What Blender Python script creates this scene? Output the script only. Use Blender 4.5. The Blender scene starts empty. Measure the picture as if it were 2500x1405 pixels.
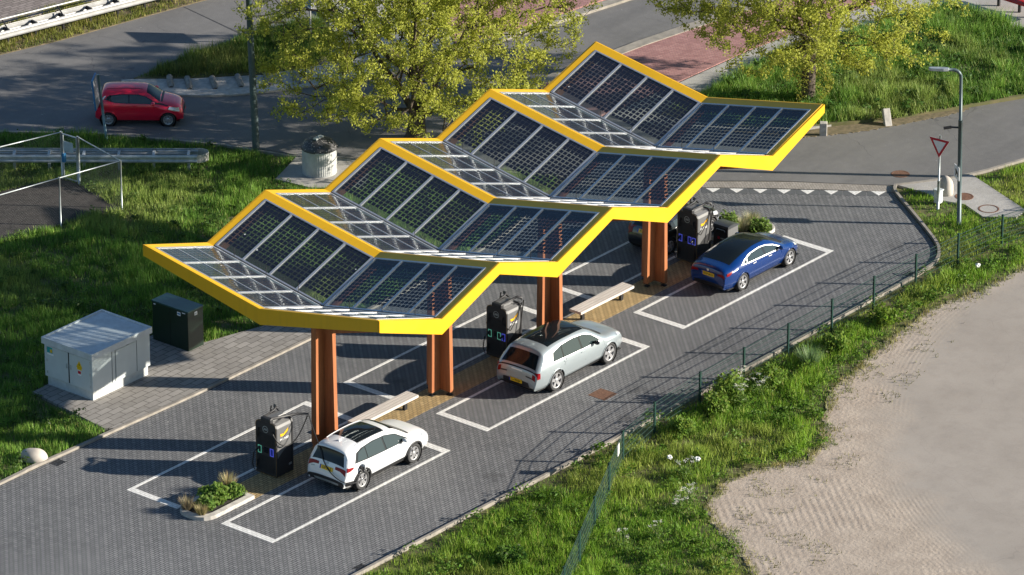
import bpy, bmesh, math, random
import numpy as np
from mathutils import Vector, Matrix
random.seed(7)
RNG = np.random.default_rng(11)
scene = bpy.context.scene
COL = scene.collection
PI = math.pi

# ------------------------------------------------------------------ camera, sky, sun, exposure
CAM = Vector((-116.787, -105.4545, 78.3326))
YAW = math.radians(50.7922)
PITCH = math.radians(23.7435)
right = Vector((math.cos(YAW), -math.sin(YAW), 0))
flat = Vector((math.sin(YAW), math.cos(YAW), 0))
fwd = flat * math.cos(PITCH) - Vector((0, 0, 1)) * math.sin(PITCH)
upv = flat * math.sin(PITCH) + Vector((0, 0, 1)) * math.cos(PITCH)
cam_data = bpy.data.cameras.new("camera")
cam_data.sensor_width = 36
cam_data.lens = 13004.4 / 2500 * 36
cam_data.clip_start = 1
cam_data.clip_end = 3000
cam = bpy.data.objects.new("camera", cam_data)
COL.objects.link(cam)
rot = Matrix((right, upv, -fwd)).transposed().to_4x4()
cam.matrix_world = Matrix.Translation(CAM) @ rot
scene.camera = cam

SUN_EL = math.radians(19.0)
SHADOW_AZ = math.radians(125.5)
to_sun = Vector((-math.cos(SHADOW_AZ) * math.cos(SUN_EL), -math.sin(SHADOW_AZ) * math.cos(SUN_EL), math.sin(SUN_EL)))
world = bpy.data.worlds.new("World")
scene.world = world
world.use_nodes = True
wn = world.node_tree
sky = wn.nodes.new("ShaderNodeTexSky")
sky.sky_type = 'NISHITA'
sky.sun_disc = False
sky.sun_elevation = SUN_EL
sky.sun_rotation = math.atan2(to_sun.x, to_sun.y)
sky.air_density = 1.2
sky.dust_density = 0.25
sky.ozone_density = 4.0
bg = wn.nodes["Background"]
wn.links.new(sky.outputs[0], bg.inputs[0])
bg.inputs[1].default_value = 0.060
sun_data = bpy.data.lights.new("sun", 'SUN')
sun_data.energy = 5.0
sun_data.angle = math.radians(0.5)
sun_data.color = (1.0, 0.92, 0.80)
sun = bpy.data.objects.new("sun", sun_data)
COL.objects.link(sun)
sun.rotation_euler = to_sun.to_track_quat('Z', 'Y').to_euler()
scene.view_settings.view_transform = 'Standard'
scene.view_settings.look = 'None'
scene.view_settings.exposure = 1.08
scene.view_settings.gamma = 1.0
scene.cycles.max_bounces = 8
scene.cycles.transparent_max_bounces = 16

# ------------------------------------------------------------------ helpers
class MB:
    """Collects shapes that become ONE mesh object."""
    def __init__(s):
        s.v, s.f, s.uv = [], [], None
    def add(s, v, f):
        n = len(s.v)
        s.v += [tuple(p) for p in v]
        s.f += [tuple(i + n for i in q) for q in f]
    def box(s, x0, x1, y0, y1, z0, z1, m=None):
        v = [(x, y, z) for z in (z0, z1) for y in (y0, y1) for x in (x0, x1)]
        if m is not None: v = [m @ Vector(p) for p in v]
        s.add(v, [(0, 2, 3, 1), (4, 5, 7, 6), (0, 1, 5, 4), (2, 6, 7, 3), (0, 4, 6, 2), (1, 3, 7, 5)])
        return s
    def prism(s, poly, z0, z1, m=None):
        n = len(poly)
        v = [(p[0], p[1], z0) for p in poly] + [(p[0], p[1], z1) for p in poly]
        if m is not None: v = [m @ Vector(p) for p in v]
        s.add(v, [tuple(range(n))[::-1], tuple(range(n, 2 * n))] + [(i, (i + 1) % n, n + (i + 1) % n, n + i) for i in range(n)])
        return s
    def tube(s, path, r, n=8, caps=True):
        path = [Vector(p) for p in path]
        rs = r if isinstance(r, (list, tuple)) else [r] * len(path)
        v, f = [], []
        for i, p in enumerate(path):
            a = path[max(0, i - 1)]; b = path[min(len(path) - 1, i + 1)]
            t = (b - a)
            if t.length < 1e-9: t = Vector((0, 0, 1))
            t.normalize()
            ref = Vector((0, 0, 1)) if abs(t.z) < 0.95 else Vector((1, 0, 0))
            u = t.cross(ref).normalized(); w = u.cross(t).normalized()
            for k in range(n):
                an = 2 * PI * k / n
                v.append(p + u * (math.cos(an) * rs[i]) + w * (math.sin(an) * rs[i]))
        for i in range(len(path) - 1):
            for k in range(n):
                f.append((i * n + k, i * n + (k + 1) % n, (i + 1) * n + (k + 1) % n, (i + 1) * n + k))
        if caps:
            f.append(tuple(range(n))); f.append(tuple(range((len(path) - 1) * n, len(path) * n))[::-1])
        s.add(v, f)
        return s
    def lathe(s, prof, n=24, c=(0, 0, 0), m=None):
        v, f = [], []
        for r, z in prof:
            for k in range(n):
                a = 2 * PI * k / n
                p = Vector((r * math.cos(a), r * math.sin(a), z))
                if m is not None: p = m @ p
                v.append(p + Vector(c))
        for i in range(len(prof) - 1):
            for k in range(n):
                f.append((i * n + k, i * n + (k + 1) % n, (i + 1) * n + (k + 1) % n, (i + 1) * n + k))
        s.add(v, f)
        return s
    def quad(s, a, b, c, d):
        s.add([a, b, c, d], [(0, 1, 2, 3)]); return s
    def slab(s, a, b, c, d, t):
        """a thin solid from quad abcd, thickness t against its normal"""
        a, b, c, d = map(Vector, (a, b, c, d))
        nrm = (c - a).cross(d - b).normalized() * t
        v = [a, b, c, d, a - nrm, b - nrm, c - nrm, d - nrm]
        s.add(v, [(0, 1, 2, 3), (7, 6, 5, 4), (0, 4, 5, 1), (1, 5, 6, 2), (2, 6, 7, 3), (3, 7, 4, 0)])
        return s
    def build(s, name, mat, parent=None, smooth=False, bevel=0):
        me = bpy.data.meshes.new(name)
        me.from_pydata([tuple(p) for p in s.v], [], s.f)
        me.update()
        if smooth:
            for p in me.polygons: p.use_smooth = True
        o = bpy.data.objects.new(name, me)
        COL.objects.link(o)
        if mat is not None: me.materials.append(mat)
        if bevel:
            b = o.modifiers.new("bevel", 'BEVEL'); b.width = bevel; b.segments = 2; b.limit_method = 'ANGLE'
            b.angle_limit = math.radians(40)
        if parent is not None: o.parent = parent
        return o

def tag(o, label, cat, group=None):
    o['label'] = label; o['category'] = cat
    if group: o['group'] = group
    return o
def thing(name, label, cat, loc=(0, 0, 0), rz=0, group=None):
    o = bpy.data.objects.new(name, None)
    o.empty_display_size = 0.3
    COL.objects.link(o)
    o.location = loc; o.rotation_euler = (0, 0, rz)
    return tag(o, label, cat, group)
def struct(o, kind='structure'):
    o['kind'] = kind; return o
def copy_tree(o, parent=None):
    c = o.copy(); COL.objects.link(c); c.parent = parent
    for ch in list(o.children): copy_tree(ch, c)
    return c

def text_mesh(name, body, size, mat, parent, mw, depth=0.002, sx=1.0):
    cu = bpy.data.curves.new(name, 'FONT')
    cu.body = body; cu.size = size; cu.align_x = 'CENTER'; cu.align_y = 'CENTER'; cu.extrude = depth
    cu.offset = size * 0.015
    o = bpy.data.objects.new(name + "_src", cu)
    COL.objects.link(o)
    dg = bpy.context.evaluated_depsgraph_get()
    me = bpy.data.meshes.new_from_object(o.evaluated_get(dg))
    bpy.data.objects.remove(o); bpy.data.curves.remove(cu)
    me.materials.clear(); me.materials.append(mat)
    t = bpy.data.objects.new(name, me); COL.objects.link(t)
    t.matrix_local = mw @ Matrix.Diagonal((sx, 1, 1, 1))
    t.parent = parent
    t.matrix_parent_inverse = Matrix.Identity(4)
    return t
def frame_m(origin, ex, ey):
    ex = Vector(ex).normalized(); ey = Vector(ey); ez = ex.cross(ey).normalized(); ey = ez.cross(ex).normalized()
    m = Matrix((ex, ey, ez)).transposed().to_4x4()
    m.translation = Vector(origin)
    return m

def vnoise(x, y, scale, seed=0):
    """smooth value noise 0..1 at numpy points"""
    r = np.random.default_rng(seed); T = r.random((128, 128))
    gx = np.asarray(x) / scale + 500.37; gy = np.asarray(y) / scale + 511.71
    ix = np.floor(gx).astype(int); iy = np.floor(gy).astype(int)
    fx = gx - ix; fy = gy - iy
    fx = fx * fx * (3 - 2 * fx); fy = fy * fy * (3 - 2 * fy)
    a = T[ix % 128, iy % 128]; b = T[(ix + 1) % 128, iy % 128]; c = T[ix % 128, (iy + 1) % 128]; d = T[(ix + 1) % 128, (iy + 1) % 128]
    return (a * (1 - fx) + b * fx) * (1 - fy) + (c * (1 - fx) + d * fx) * fy
def in_poly(x, y, poly):
    inside = np.zeros(x.shape, bool)
    n = len(poly)
    for i in range(n):
        x0, y0 = poly[i]; x1, y1 = poly[(i + 1) % n]
        c = ((y0 > y) != (y1 > y)) & (x < (x1 - x0) * (y - y0) / ((y1 - y0) if y1 != y0 else 1e-9) + x0)
        inside ^= c
    return inside
def edge_dist(x, y, poly):
    d = np.full(x.shape, 1e9)
    n = len(poly)
    for i in range(n):
        x0, y0 = poly[i]; x1, y1 = poly[(i + 1) % n]
        dx, dy = x1 - x0, y1 - y0
        t = np.clip(((x - x0) * dx + (y - y0) * dy) / (dx * dx + dy * dy + 1e-9), 0, 1)
        d = np.minimum(d, np.hypot(x - x0 - t * dx, y - y0 - t * dy))
    return d

# ------------------------------------------------------------------ materials
class NT:
    def __init__(s, name):
        s.m = bpy.data.materials.new(name); s.m.use_nodes = True
        s.t = s.m.node_tree; s.b = s.t.nodes["Principled BSDF"]; s.out = s.t.nodes["Material Output"]
    def n(s, typ, **kw):
        nd = s.t.nodes.new(typ)
        for k, v in kw.items(): setattr(nd, k, v)
        return nd
    def l(s, a, b): s.t.links.new(a, b)
    def put(s, sock, v):
        if hasattr(v, 'links'): s.t.links.new(v, sock)
        else: sock.default_value = v
    def math(s, op, a, b=0.0, c=0.0):
        nd = s.n("ShaderNodeMath", operation=op)
        s.put(nd.inputs[0], a); s.put(nd.inputs[1], b)
        if op in ('MULTIPLY_ADD', 'WRAP', 'COMPARE'): s.put(nd.inputs[2], c)
        return nd.outputs[0]
    def mix(s, f, a, b):
        nd = s.n("ShaderNodeMix", data_type='RGBA')
        s.put(nd.inputs[0], f)
        for sock, v in ((nd.inputs[6], a), (nd.inputs[7], b)):
            if hasattr(v, 'links'): s.t.links.new(v, sock)
            else: sock.default_value = (*v, 1) if len(v) == 3 else v
        return nd.outputs[2]
    def ramp(s, v, a, b):
        nd = s.n("ShaderNodeMapRange"); nd.clamp = True
        s.put(nd.inputs[0], v); nd.inputs[1].default_value = a; nd.inputs[2].default_value = b
        return nd.outputs[0]
    def noise(s, scale, detail=4, co=None, rough=0.55):
        nd = s.n("ShaderNodeTexNoise"); nd.inputs["Scale"].default_value = scale
        nd.inputs["Detail"].default_value = detail; nd.inputs["Roughness"].default_value = rough
        if co is None: co = s.obj()
        s.l(co, nd.inputs["Vector"])
        return nd.outputs["Fac"]
    def obj(s):
        if not hasattr(s, '_o'): s._o = s.n("ShaderNodeTexCoord").outputs["Object"]
        return s._o
    def xyz(s, co=None):
        nd = s.n("ShaderNodeSeparateXYZ"); s.l(co if co is not None else s.obj(), nd.inputs[0]); return nd.outputs
    def bump(s, h, strength=0.3, dist=0.02):
        nd = s.n("ShaderNodeBump"); nd.inputs["Strength"].default_value = strength; nd.inputs["Distance"].default_value = dist
        s.l(h, nd.inputs["Height"]); s.l(nd.outputs[0], s.b.inputs["Normal"])

def mat(name, c, rough=0.5, metal=0.0, var=0.12, scale=6.0, coat=0.0, spec=0.5):
    k = NT(name)
    if var > 0:
        f = k.noise(scale, 5)
        lo = tuple(x * (1 - var) for x in c); hi = tuple(min(1, x * (1 + var)) for x in c)
        k.l(k.mix(k.ramp(f, .3, .7), lo, hi), k.b.inputs["Base Color"])
    else: k.b.inputs["Base Color"].default_value = (*c, 1)
    k.b.inputs["Roughness"].default_value = rough; k.b.inputs["Metallic"].default_value = metal
    k.b.inputs["Coat Weight"].default_value = coat; k.b.inputs["Coat Roughness"].default_value = 0.04
    k.b.inputs["Specular IOR Level"].default_value = spec
    return k.m

def asphalt_mat(name, c0, c1, stain=(0.3, 0.3, 0.3), speck=0.0):
    k = NT(name)
    big = k.noise(0.35, 5); fine = k.noise(30, 3); mid = k.noise(3.0, 6)
    col = k.mix(k.ramp(big, .3, .7), c0, c1)
    col = k.mix(k.math('MULTIPLY', k.ramp(mid, .45, .75), .35), col, tuple(x * 1.25 for x in c1))
    # long wheel polish, sealed cracks and darker patches
    mp = k.n("ShaderNodeMapping"); mp.inputs["Scale"].default_value = (.08, .9, 1); mp.inputs["Rotation"].default_value = (0, 0, math.radians(-55)); k.l(k.obj(), mp.inputs["Vector"])
    col = k.mix(k.math('MULTIPLY', k.ramp(k.noise(1.0, 4, mp.outputs[0]), .5, .75), .30), col, tuple(x * .62 for x in c0))
    cr = k.n("ShaderNodeTexVoronoi", feature='DISTANCE_TO_EDGE'); cr.inputs["Scale"].default_value = .21
    wv_ = k.n("ShaderNodeVectorMath", operation='ADD'); nz_ = k.n("ShaderNodeTexNoise"); nz_.inputs["Scale"].default_value = .9; k.l(k.obj(), nz_.inputs["Vector"]); k.l(k.obj(), wv_.inputs[0]); k.l(nz_.outputs["Color"], wv_.inputs[1]); k.l(wv_.outputs[0], cr.inputs["Vector"])
    col = k.mix(k.math('MULTIPLY', k.math('MULTIPLY', k.math('LESS_THAN', cr.outputs["Distance"], .0025), .45), k.ramp(k.noise(.12, 2), .5, .55)), col, tuple(x * .45 for x in c0))
    g = k.n("ShaderNodeMix", data_type='RGBA', blend_type='MULTIPLY'); g.inputs[0].default_value = 1
    k.l(col, g.inputs[6]); gr = k.math('MULTIPLY_ADD', fine, 1.1, .45)
    cc = k.n("ShaderNodeCombineColor")
    for i in range(3): k.l(gr, cc.inputs[i])
    k.l(cc.outputs[0], g.inputs[7]); col = g.outputs[2]
    if speck:
        vo = k.n("ShaderNodeTexVoronoi"); vo.inputs["Scale"].default_value = 2.2; k.l(k.obj(), vo.inputs["Vector"])
        pat = k.ramp(k.noise(0.5, 2), .5, .65)
        s = k.math('MULTIPLY', k.math('LESS_THAN', k.math('ADD', vo.outputs["Distance"], k.math('MULTIPLY', k.noise(25, 2), .05)), speck), pat)
        col = k.mix(s, col, (.5, .48, .45))
    k.l(col, k.b.inputs["Base Color"]); k.b.inputs["Roughness"].default_value = .85
    k.bump(fine, .25, .01)
    return k.m

def herring_mat(name, cell, tones, joint, vary=0.35, droppings=True, dirw=.32):
    """true herringbone of 2:1 clinkers, axes along the paving"""
    k = NT(name)
    x, y, _ = k.xyz()
    u = k.math('DIVIDE', x, cell); v = k.math('DIVIDE', y, cell)
    i = k.math('FLOOR', u); j = k.math('FLOOR', v)
    fu = k.math('SUBTRACT', u, i); fv = k.math('SUBTRACT', v, j)
    kk = k.math('FLOORED_MODULO', k.math('SUBTRACT', i, j), 4.0)
    is0 = k.math('COMPARE', kk, 0.0, .1); is1 = k.math('COMPARE', kk, 1.0, .1); is2 = k.math('COMPARE', kk, 2.0, .1); is3 = k.math('COMPARE', kk, 3.0, .1)
    jw = 0.12
    ru = k.math('SUBTRACT', 1.0, fu); rv = k.math('SUBTRACT', 1.0, fv)
    # distance to the joints that really bound this half brick
    def md(a, flag): return k.math('ADD', a, k.math('SUBTRACT', 1.0, flag))
    hor = k.math('ADD', is0, is1); ver = k.math('ADD', is2, is3)
    dl = md(fu, k.math('MAXIMUM', is0, ver)); dr = md(ru, k.math('MAXIMUM', is1, ver))
    db = md(fv, k.math('MAXIMUM', is3, hor)); dt = md(rv, k.math('MAXIMUM', is2, hor))
    d = k.math('MINIMUM', k.math('MINIMUM', dl, dr), k.math('MINIMUM', db, dt))
    jm = k.math('LESS_THAN', d, jw)
    bi = k.math('SUBTRACT', i, is1); bj = k.math('SUBTRACT', j, is2)
    cv = k.n("ShaderNodeCombineXYZ"); k.l(bi, cv.inputs[0]); k.l(bj, cv.inputs[1]); k.l(hor, cv.inputs[2])
    wn_ = k.n("ShaderNodeTexWhiteNoise", noise_dimensions='3D'); k.l(cv.outputs[0], wn_.inputs["Vector"])
    col = k.mix(wn_.outputs["Value"], tones[0], tones[1])
    # the two laying directions get different tones, one mixed darker
    col = k.mix(k.math('MULTIPLY', hor, dirw), col, tuple(t * .40 for t in tones[0]))
    big = k.ramp(k.noise(.22, 5), .3, .72)
    dusty = tuple(min(1, t * 1.55 + .012) for t in tones[1])
    col = k.mix(k.math('MULTIPLY', big, vary), col, dusty)
    mid = k.ramp(k.noise(1.6, 4), .5, .8)
    col = k.mix(k.math('MULTIPLY', mid, vary * .6), col, tuple(t * .6 for t in tones[0]))
    col = k.mix(jm, col, joint)
    if droppings:
        vo = k.n("ShaderNodeTexVoronoi"); vo.inputs["Scale"].default_value = 1.9; k.l(k.obj(), vo.inputs["Vector"])
        pat = k.ramp(k.noise(.35, 3), .40, .6)
        dd = k.math('ADD', vo.outputs["Distance"], k.math('MULTIPLY', k.noise(22, 3), .07))
        col = k.mix(k.math('MULTIPLY', k.math('LESS_THAN', dd, .072), pat), col, (.6, .58, .54))
    if droppings:
        oil = k.n("ShaderNodeTexVoronoi"); oil.inputs["Scale"].default_value = .38; k.l(k.obj(), oil.inputs["Vector"])
        od = k.math('ADD', oil.outputs["Distance"], k.math('MULTIPLY', k.noise(2.5, 5), .35))
        col = k.mix(k.math('MULTIPLY', k.ramp(od, .36, .22), .45), col, (.03, .03, .031))
    k.l(col, k.b.inputs["Base Color"]); k.b.inputs["Roughness"].default_value = .8
    k.bump(k.math('MULTIPLY', k.math('MINIMUM', d, .15), 6.0), .35, .006)
    return k.m

def brick_mat(name, c1, c2, mortar, bw, bh, rotz=0, ms=.012, offset=.5, vary=.3):
    k = NT(name)
    mp = k.n("ShaderNodeMapping"); mp.inputs["Rotation"].default_value = (0, 0, rotz); k.l(k.obj(), mp.inputs["Vector"])
    b = k.n("ShaderNodeTexBrick"); k.l(mp.outputs[0], b.inputs["Vector"])
    b.offset = offset
    b.inputs["Color1"].default_value = (*c1, 1); b.inputs["Color2"].default_value = (*c2, 1); b.inputs["Mortar"].default_value = (*mortar, 1)
    b.inputs["Scale"].default_value = 1; b.inputs["Brick Width"].default_value = bw; b.inputs["Row Height"].default_value = bh
    b.inputs["Mortar Size"].default_value = ms; b.inputs["Mortar Smooth"].default_value = .1
    col = k.mix(k.math('MULTIPLY', k.ramp(k.noise(.6, 6), .4, .75), vary), b.outputs["Color"], tuple(x * .55 for x in c1))
    col = k.mix(k.math('MULTIPLY', k.ramp(k.noise(4, 5), .5, .8), vary), col, tuple(min(1, x * 1.4) for x in c2))
    k.l(col, k.b.inputs["Base Color"]); k.b.inputs["Roughness"].default_value = .85
    k.bump(b.outputs["Fac"], -.3, .008)
    return k.m

def leaf_mat(name, transl=.35, rough=.55, attr=True, base=(.1, .14, .03)):
    k = NT(name)
    if attr:
        a = k.n("ShaderNodeAttribute"); a.attribute_name = "Col"; c = a.outputs["Color"]
    else: c = k.mix(k.noise(3, 4), tuple(x * .7 for x in base), tuple(x * 1.3 for x in base))
    k.l(c, k.b.inputs["Base Color"]); k.b.inputs["Roughness"].default_value = rough
    k.b.inputs["Specular IOR Level"].default_value = .3
    tr = k.n("ShaderNodeBsdfTranslucent"); k.l(c, tr.inputs[0])
    mx = k.n("ShaderNodeMixShader"); mx.inputs[0].default_value = transl
    k.l(k.b.outputs[0], mx.inputs[1]); k.l(tr.outputs[0], mx.inputs[2]); k.l(mx.outputs[0], k.out.inputs[0])
    return k.m

M = {}
M['asphalt'] = asphalt_mat("asphalt", (.125, .122, .120), (.165, .160, .155), speck=.072)
M['yard'] = None
M['herring'] = herring_mat("dark clinkers", .105, ((.134, .137, .142), (.212, .213, .214)), (.035, .036, .038))
M['yellow_brick'] = herring_mat("yellow clinkers", .105, ((.38, .26, .11), (.54, .39, .185)), (.10, .075, .04), vary=.2, droppings=False)
M['tiles'] = brick_mat("grey paving tiles", (.23, .215, .195), (.31, .29, .265), (.07, .062, .052), .6, .3, rotz=0.0, ms=.014)
M['red_brick'] = brick_mat("red paving bricks", (.30, .135, .13), (.42, .22, .205), (.20, .13, .12), .21, .105, rotz=math.radians(45), ms=.012)
M['brown_brick'] = brick_mat("brown grey road bricks", (.20, .165, .15), (.29, .245, .225), (.10, .085, .075), .42, .21, rotz=math.radians(8), ms=.02)
M['pale_strip'] = brick_mat("pale brick strip", (.26, .235, .205), (.34, .31, .275), (.17, .15, .13), .21, .105, rotz=math.radians(-50), ms=.01)
M['walk'] = asphalt_mat("pale pavement slabs", (.30, .285, .265), (.40, .385, .36))
M['concrete'] = mat("weathered concrete", (.42, .395, .36), .85, var=.25, scale=5)
M['kerb'] = mat("kerb concrete", (.27, .245, .21), .85, var=.25, scale=3)
M['white_paint'] = None
k = NT("white road marking")
k.l(k.mix(k.ramp(k.noise(9, 6), .25, .62), (.50, .49, .46), (.78, .77, .73)), k.b.inputs["Base Color"]); k.b.inputs["Roughness"].default_value = .7
M['white_paint'] = herring_mat("white clinkers", .105, ((.70, .69, .66), (.82, .81, .78)), (.52, .51, .48), vary=.05, droppings=False, dirw=.06)
k = NT("soil under grass")
k.l(k.mix(k.ramp(k.noise(1.2, 6), .35, .7), (.075, .09, .025), (.16, .135, .065)), k.b.inputs["Base Color"]); k.b.inputs["Roughness"].default_value = .95
M['soil'] = k.m
M['bare'] = mat("bare shade darkened soil", (.034, .029, .026), .95, var=.4, scale=3)  # tree shade over the enclosure is put into this soil colour
k = NT("dry litter soil")
k.l(k.mix(k.ramp(k.noise(5, 6), .35, .7), (.10, .085, .045), (.21, .16, .095)), k.b.inputs["Base Color"]); k.b.inputs["Roughness"].default_value = .95
M['dry'] = k.m
# yard: sandy verge that wears into a grey tarmac, ridged where a machine has tracked over it
k = NT("sandy yard")
x, y, z = k.xyz()
dx = k.math('SUBTRACT', x, 33.0); dy = k.math('SUBTRACT', y, -28.0)
rad = k.math('SQRT', k.math('ADD', k.math('MULTIPLY', dx, dx), k.math('MULTIPLY', dy, dy)))
f = k.ramp(k.math('ADD', rad, k.math('MULTIPLY', k.math('SUBTRACT', k.noise(.45, 6), .5), 3.0)), 20.9, 22.7)
sand = k.mix(k.ramp(k.noise(1.3, 7), .35, .7), (.34, .28, .225), (.44, .37, .30))
grit = k.ramp(k.noise(9, 5), .62, .75)
sand = k.mix(k.math('MULTIPLY', grit, .45), sand, (.22, .17, .13))
tar = k.mix(k.ramp(k.noise(.3, 5), .3, .7), (.285, .25, .212), (.345, .305, .262))
tar = k.mix(k.math('MULTIPLY', k.ramp(k.noise(45, 3), .4, .7), .35), tar, (.40, .37, .34))
tar = k.mix(k.math('MULTIPLY', k.ramp(k.noise(1.1, 7, rough=.7), .45, .75), .45), tar, (.215, .185, .16))
tar = k.mix(k.math('MULTIPLY', k.ramp(k.noise(14, 4, rough=.7), .5, .75), .30), tar, (.19, .17, .155))
cr = k.n("ShaderNodeTexVoronoi", feature='DISTANCE_TO_EDGE'); cr.inputs["Scale"].default_value = .16
wv_ = k.n("ShaderNodeVectorMath", operation='ADD'); nz_ = k.n("ShaderNodeTexNoise"); nz_.inputs["Scale"].default_value = .8; k.l(k.obj(), nz_.inputs["Vector"]); k.l(k.obj(), wv_.inputs[0]); k.l(nz_.outputs["Color"], wv_.inputs[1]); k.l(wv_.outputs[0], cr.inputs["Vector"])
tar = k.mix(k.math('MULTIPLY', k.math('LESS_THAN', cr.outputs["Distance"], .0012), .25), tar, (.17, .15, .135))
stn = k.n("ShaderNodeTexVoronoi"); stn.inputs["Scale"].default_value = 3.5; k.l(k.obj(), stn.inputs["Vector"])
sand = k.mix(k.math('MULTIPLY', k.math('LESS_THAN', stn.outputs["Distance"], .10), k.ramp(k.noise(.7, 3), .5, .62)), sand, (.13, .105, .085))
k.l(k.mix(f, tar, sand), k.b.inputs["Base Color"]); k.b.inputs["Roughness"].default_value = .95
w = k.n("ShaderNodeTexWave", wave_type='BANDS'); w.inputs["Scale"].default_value = 1.25; w.inputs["Distortion"].default_value = .9
w.inputs["Detail"].default_value = 3; w.inputs["Detail Scale"].default_value = 1.5
mp = k.n("ShaderNodeMapping"); mp.inputs["Rotation"].default_value = (0, 0, math.radians(42)); k.l(k.obj(), mp.inputs["Vector"]); k.l(mp.outputs[0], w.inputs["Vector"])
trk = k.math('MULTIPLY', k.math('MULTIPLY', w.outputs["Fac"], k.ramp(k.noise(.28, 3), .46, .62)), f)
rut = k.math('MULTIPLY', k.math('SINE', k.math('MULTIPLY', rad, 38.0)), k.math('MULTIPLY', k.math('MULTIPLY', k.ramp(rad, 20.8, 21.6), k.ramp(rad, 23.6, 22.6)), k.ramp(k.noise(.22, 3), .45, .6)))
trk = k.math('ADD', k.math('MULTIPLY', trk, k.ramp(k.math('ADD', x, k.math('MULTIPLY', y, -.5)), 24.5, 21.5)), k.math('MULTIPLY', rut, .24))
hh = k.math('ADD', k.math('MULTIPLY', trk, .42), k.math('MULTIPLY', k.math('MULTIPLY', k.noise(7, 6), f), 1.6))
k.bump(hh, .32, .05)
M['yard'] = k.m

k = NT("yellow powder coat")
mp = k.n("ShaderNodeMapping"); mp.inputs["Scale"].default_value = (3.5, 3.5, .35); k.l(k.obj(), mp.inputs["Vector"])
st_ = k.math('MULTIPLY', k.ramp(k.noise(2.0, 5, mp.outputs[0]), .52, .75), .16)
c_ = k.mix(k.ramp(k.noise(.5, 4), .3, .7), (.67, .37, .008), (.73, .405, .010))
c_ = k.mix(st_, c_, (.32, .19, .02))
k.l(c_, k.b.inputs["Base Color"]); k.l(k.math('MULTIPLY_ADD', k.noise(1.5, 4), .25, .28), k.b.inputs["Roughness"])
M['yellow'] = k.m
M['alu'] = mat("aluminium", (.62, .63, .64), .38, .75, var=.06)
M['gasket'] = mat("black rubber", (.015, .016, .016), .6, var=.2)
M['steel'] = mat("dark steel", (.03, .03, .032), .5, .5, var=.2)
M['galv'] = mat("galvanised steel", (.42, .46, .47), .5, .55, var=.22, scale=4)
M['galv_pale'] = mat("sunlit galvanised steel", (.42, .42, .41), .5, .35, var=.15, scale=3)  # warmer copy of galv, sunlit look put into its colour
k = NT("orange brown timber")
mp = k.n("ShaderNodeMapping"); mp.inputs["Scale"].default_value = (9, 9, .5); k.l(k.obj(), mp.inputs["Vector"])
g = k.noise(2.0, 6, mp.outputs[0])
k.l(k.mix(k.ramp(g, .3, .7), (.27, .085, .028), (.42, .15, .052)), k.b.inputs["Base Color"]); k.b.inputs["Roughness"].default_value = .55
k.bump(g, .15, .01)
M['timber'] = k.m
k = NT("weathered bench planks")
mp = k.n("ShaderNodeMapping"); mp.inputs["Scale"].default_value = (.8, 26, 10); k.l(k.obj(), mp.inputs["Vector"])
g = k.noise(1.0, 5, mp.outputs[0])
k.l(k.mix(k.ramp(g, .35, .7), (.40, .35, .31), (.66, .61, .55)), k.b.inputs["Base Color"]); k.b.inputs["Roughness"].default_value = .8
M['plank'] = k.m
M['tyre'] = mat("tyre rubber", (.028, .028, .029), .8, var=.2)
M['rim'] = mat("wheel rim alloy", (.55, .55, .56), .3, .7, var=.04)
M['black_gloss'] = mat("black gloss", (.008, .008, .009), .12, var=0, coat=.5)
M['black_matt'] = mat("black plastic", (.022, .022, .024), .5, var=.15)
M['glass'] = mat("tinted car glass", (.008, .012, .015), .04, var=0, spec=.28)
M['side_glass'] = mat("car side glass", (.022, .034, .036), .05, var=0, spec=.9)
M['red_lamp'] = mat("red tail lamp", (.22, .004, .008), .3, var=0, coat=0, spec=.25)
M['clear_lamp'] = mat("clear head lamp", (.62, .64, .66), .08, .3, var=.1, coat=1)
M['plate'] = mat("yellow number plate", (.80, .50, .01), .4, var=0)
M['plate_blue'] = mat("blue plate band", (.01, .04, .35), .4, var=0)
M['ink'] = mat("black ink", (.01, .01, .01), .5, var=0)
M['white'] = mat("white enamel", (.80, .80, .79), .4, var=.04)
M['sign_red'] = mat("sign red", (.50, .012, .03), .35, var=.05)
M['sign_blue'] = mat("sign blue", (.03, .16, .34), .4, var=.08)
M['orange_logo'] = mat("amber logo", (.85, .44, .01), .4, var=0)
M['charger_grey'] = mat("charger grey metal", (.19, .19, .19), .36, .35, var=.05)
M['bronze'] = mat("bronze edging", (.26, .16, .06), .4, .5, var=.1)
M['cab_grey'] = mat("pale grey cabinet", (.53, .565, .565), .5, var=.05, scale=2)
M['cab_green'] = mat("dark green cabinet", (.014, .028, .018), .3, var=.1)
M['lamp_green'] = mat("grey green lamp post", (.085, .12, .125), .45, .2, var=.1)
M['fence_green'] = mat("dark green fence coat", (.009, .038, .030), .42, var=.12)
M['fence_wire'] = mat("sun catching fence wire", (.045, .085, .072), .35, .3, var=.1)  # paler than the fence coat: light caught by the wires put into the colour
M['chain'] = mat("dull chain wire", (.16, .18, .18), .5, .4, var=.1)
M['boulder'] = mat("pale boulder", (.42, .38, .33), .8, var=.18, scale=3)
M['rust'] = mat("rusty iron", (.15, .075, .045), .8, var=.4, scale=14)
M['red_paint'] = mat("red bench paint", (.50, .02, .02), .4, var=.05)
M['bin_dome'] = None
k = NT("speckled dark dome")
vo = k.n("ShaderNodeTexVoronoi"); vo.inputs["Scale"].default_value = 13; k.l(k.obj(), vo.inputs["Vector"])
sp = k.math('LESS_THAN', k.math('ADD', vo.outputs["Distance"], k.math('MULTIPLY', k.noise(9, 4), .6)), .52)
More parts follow.
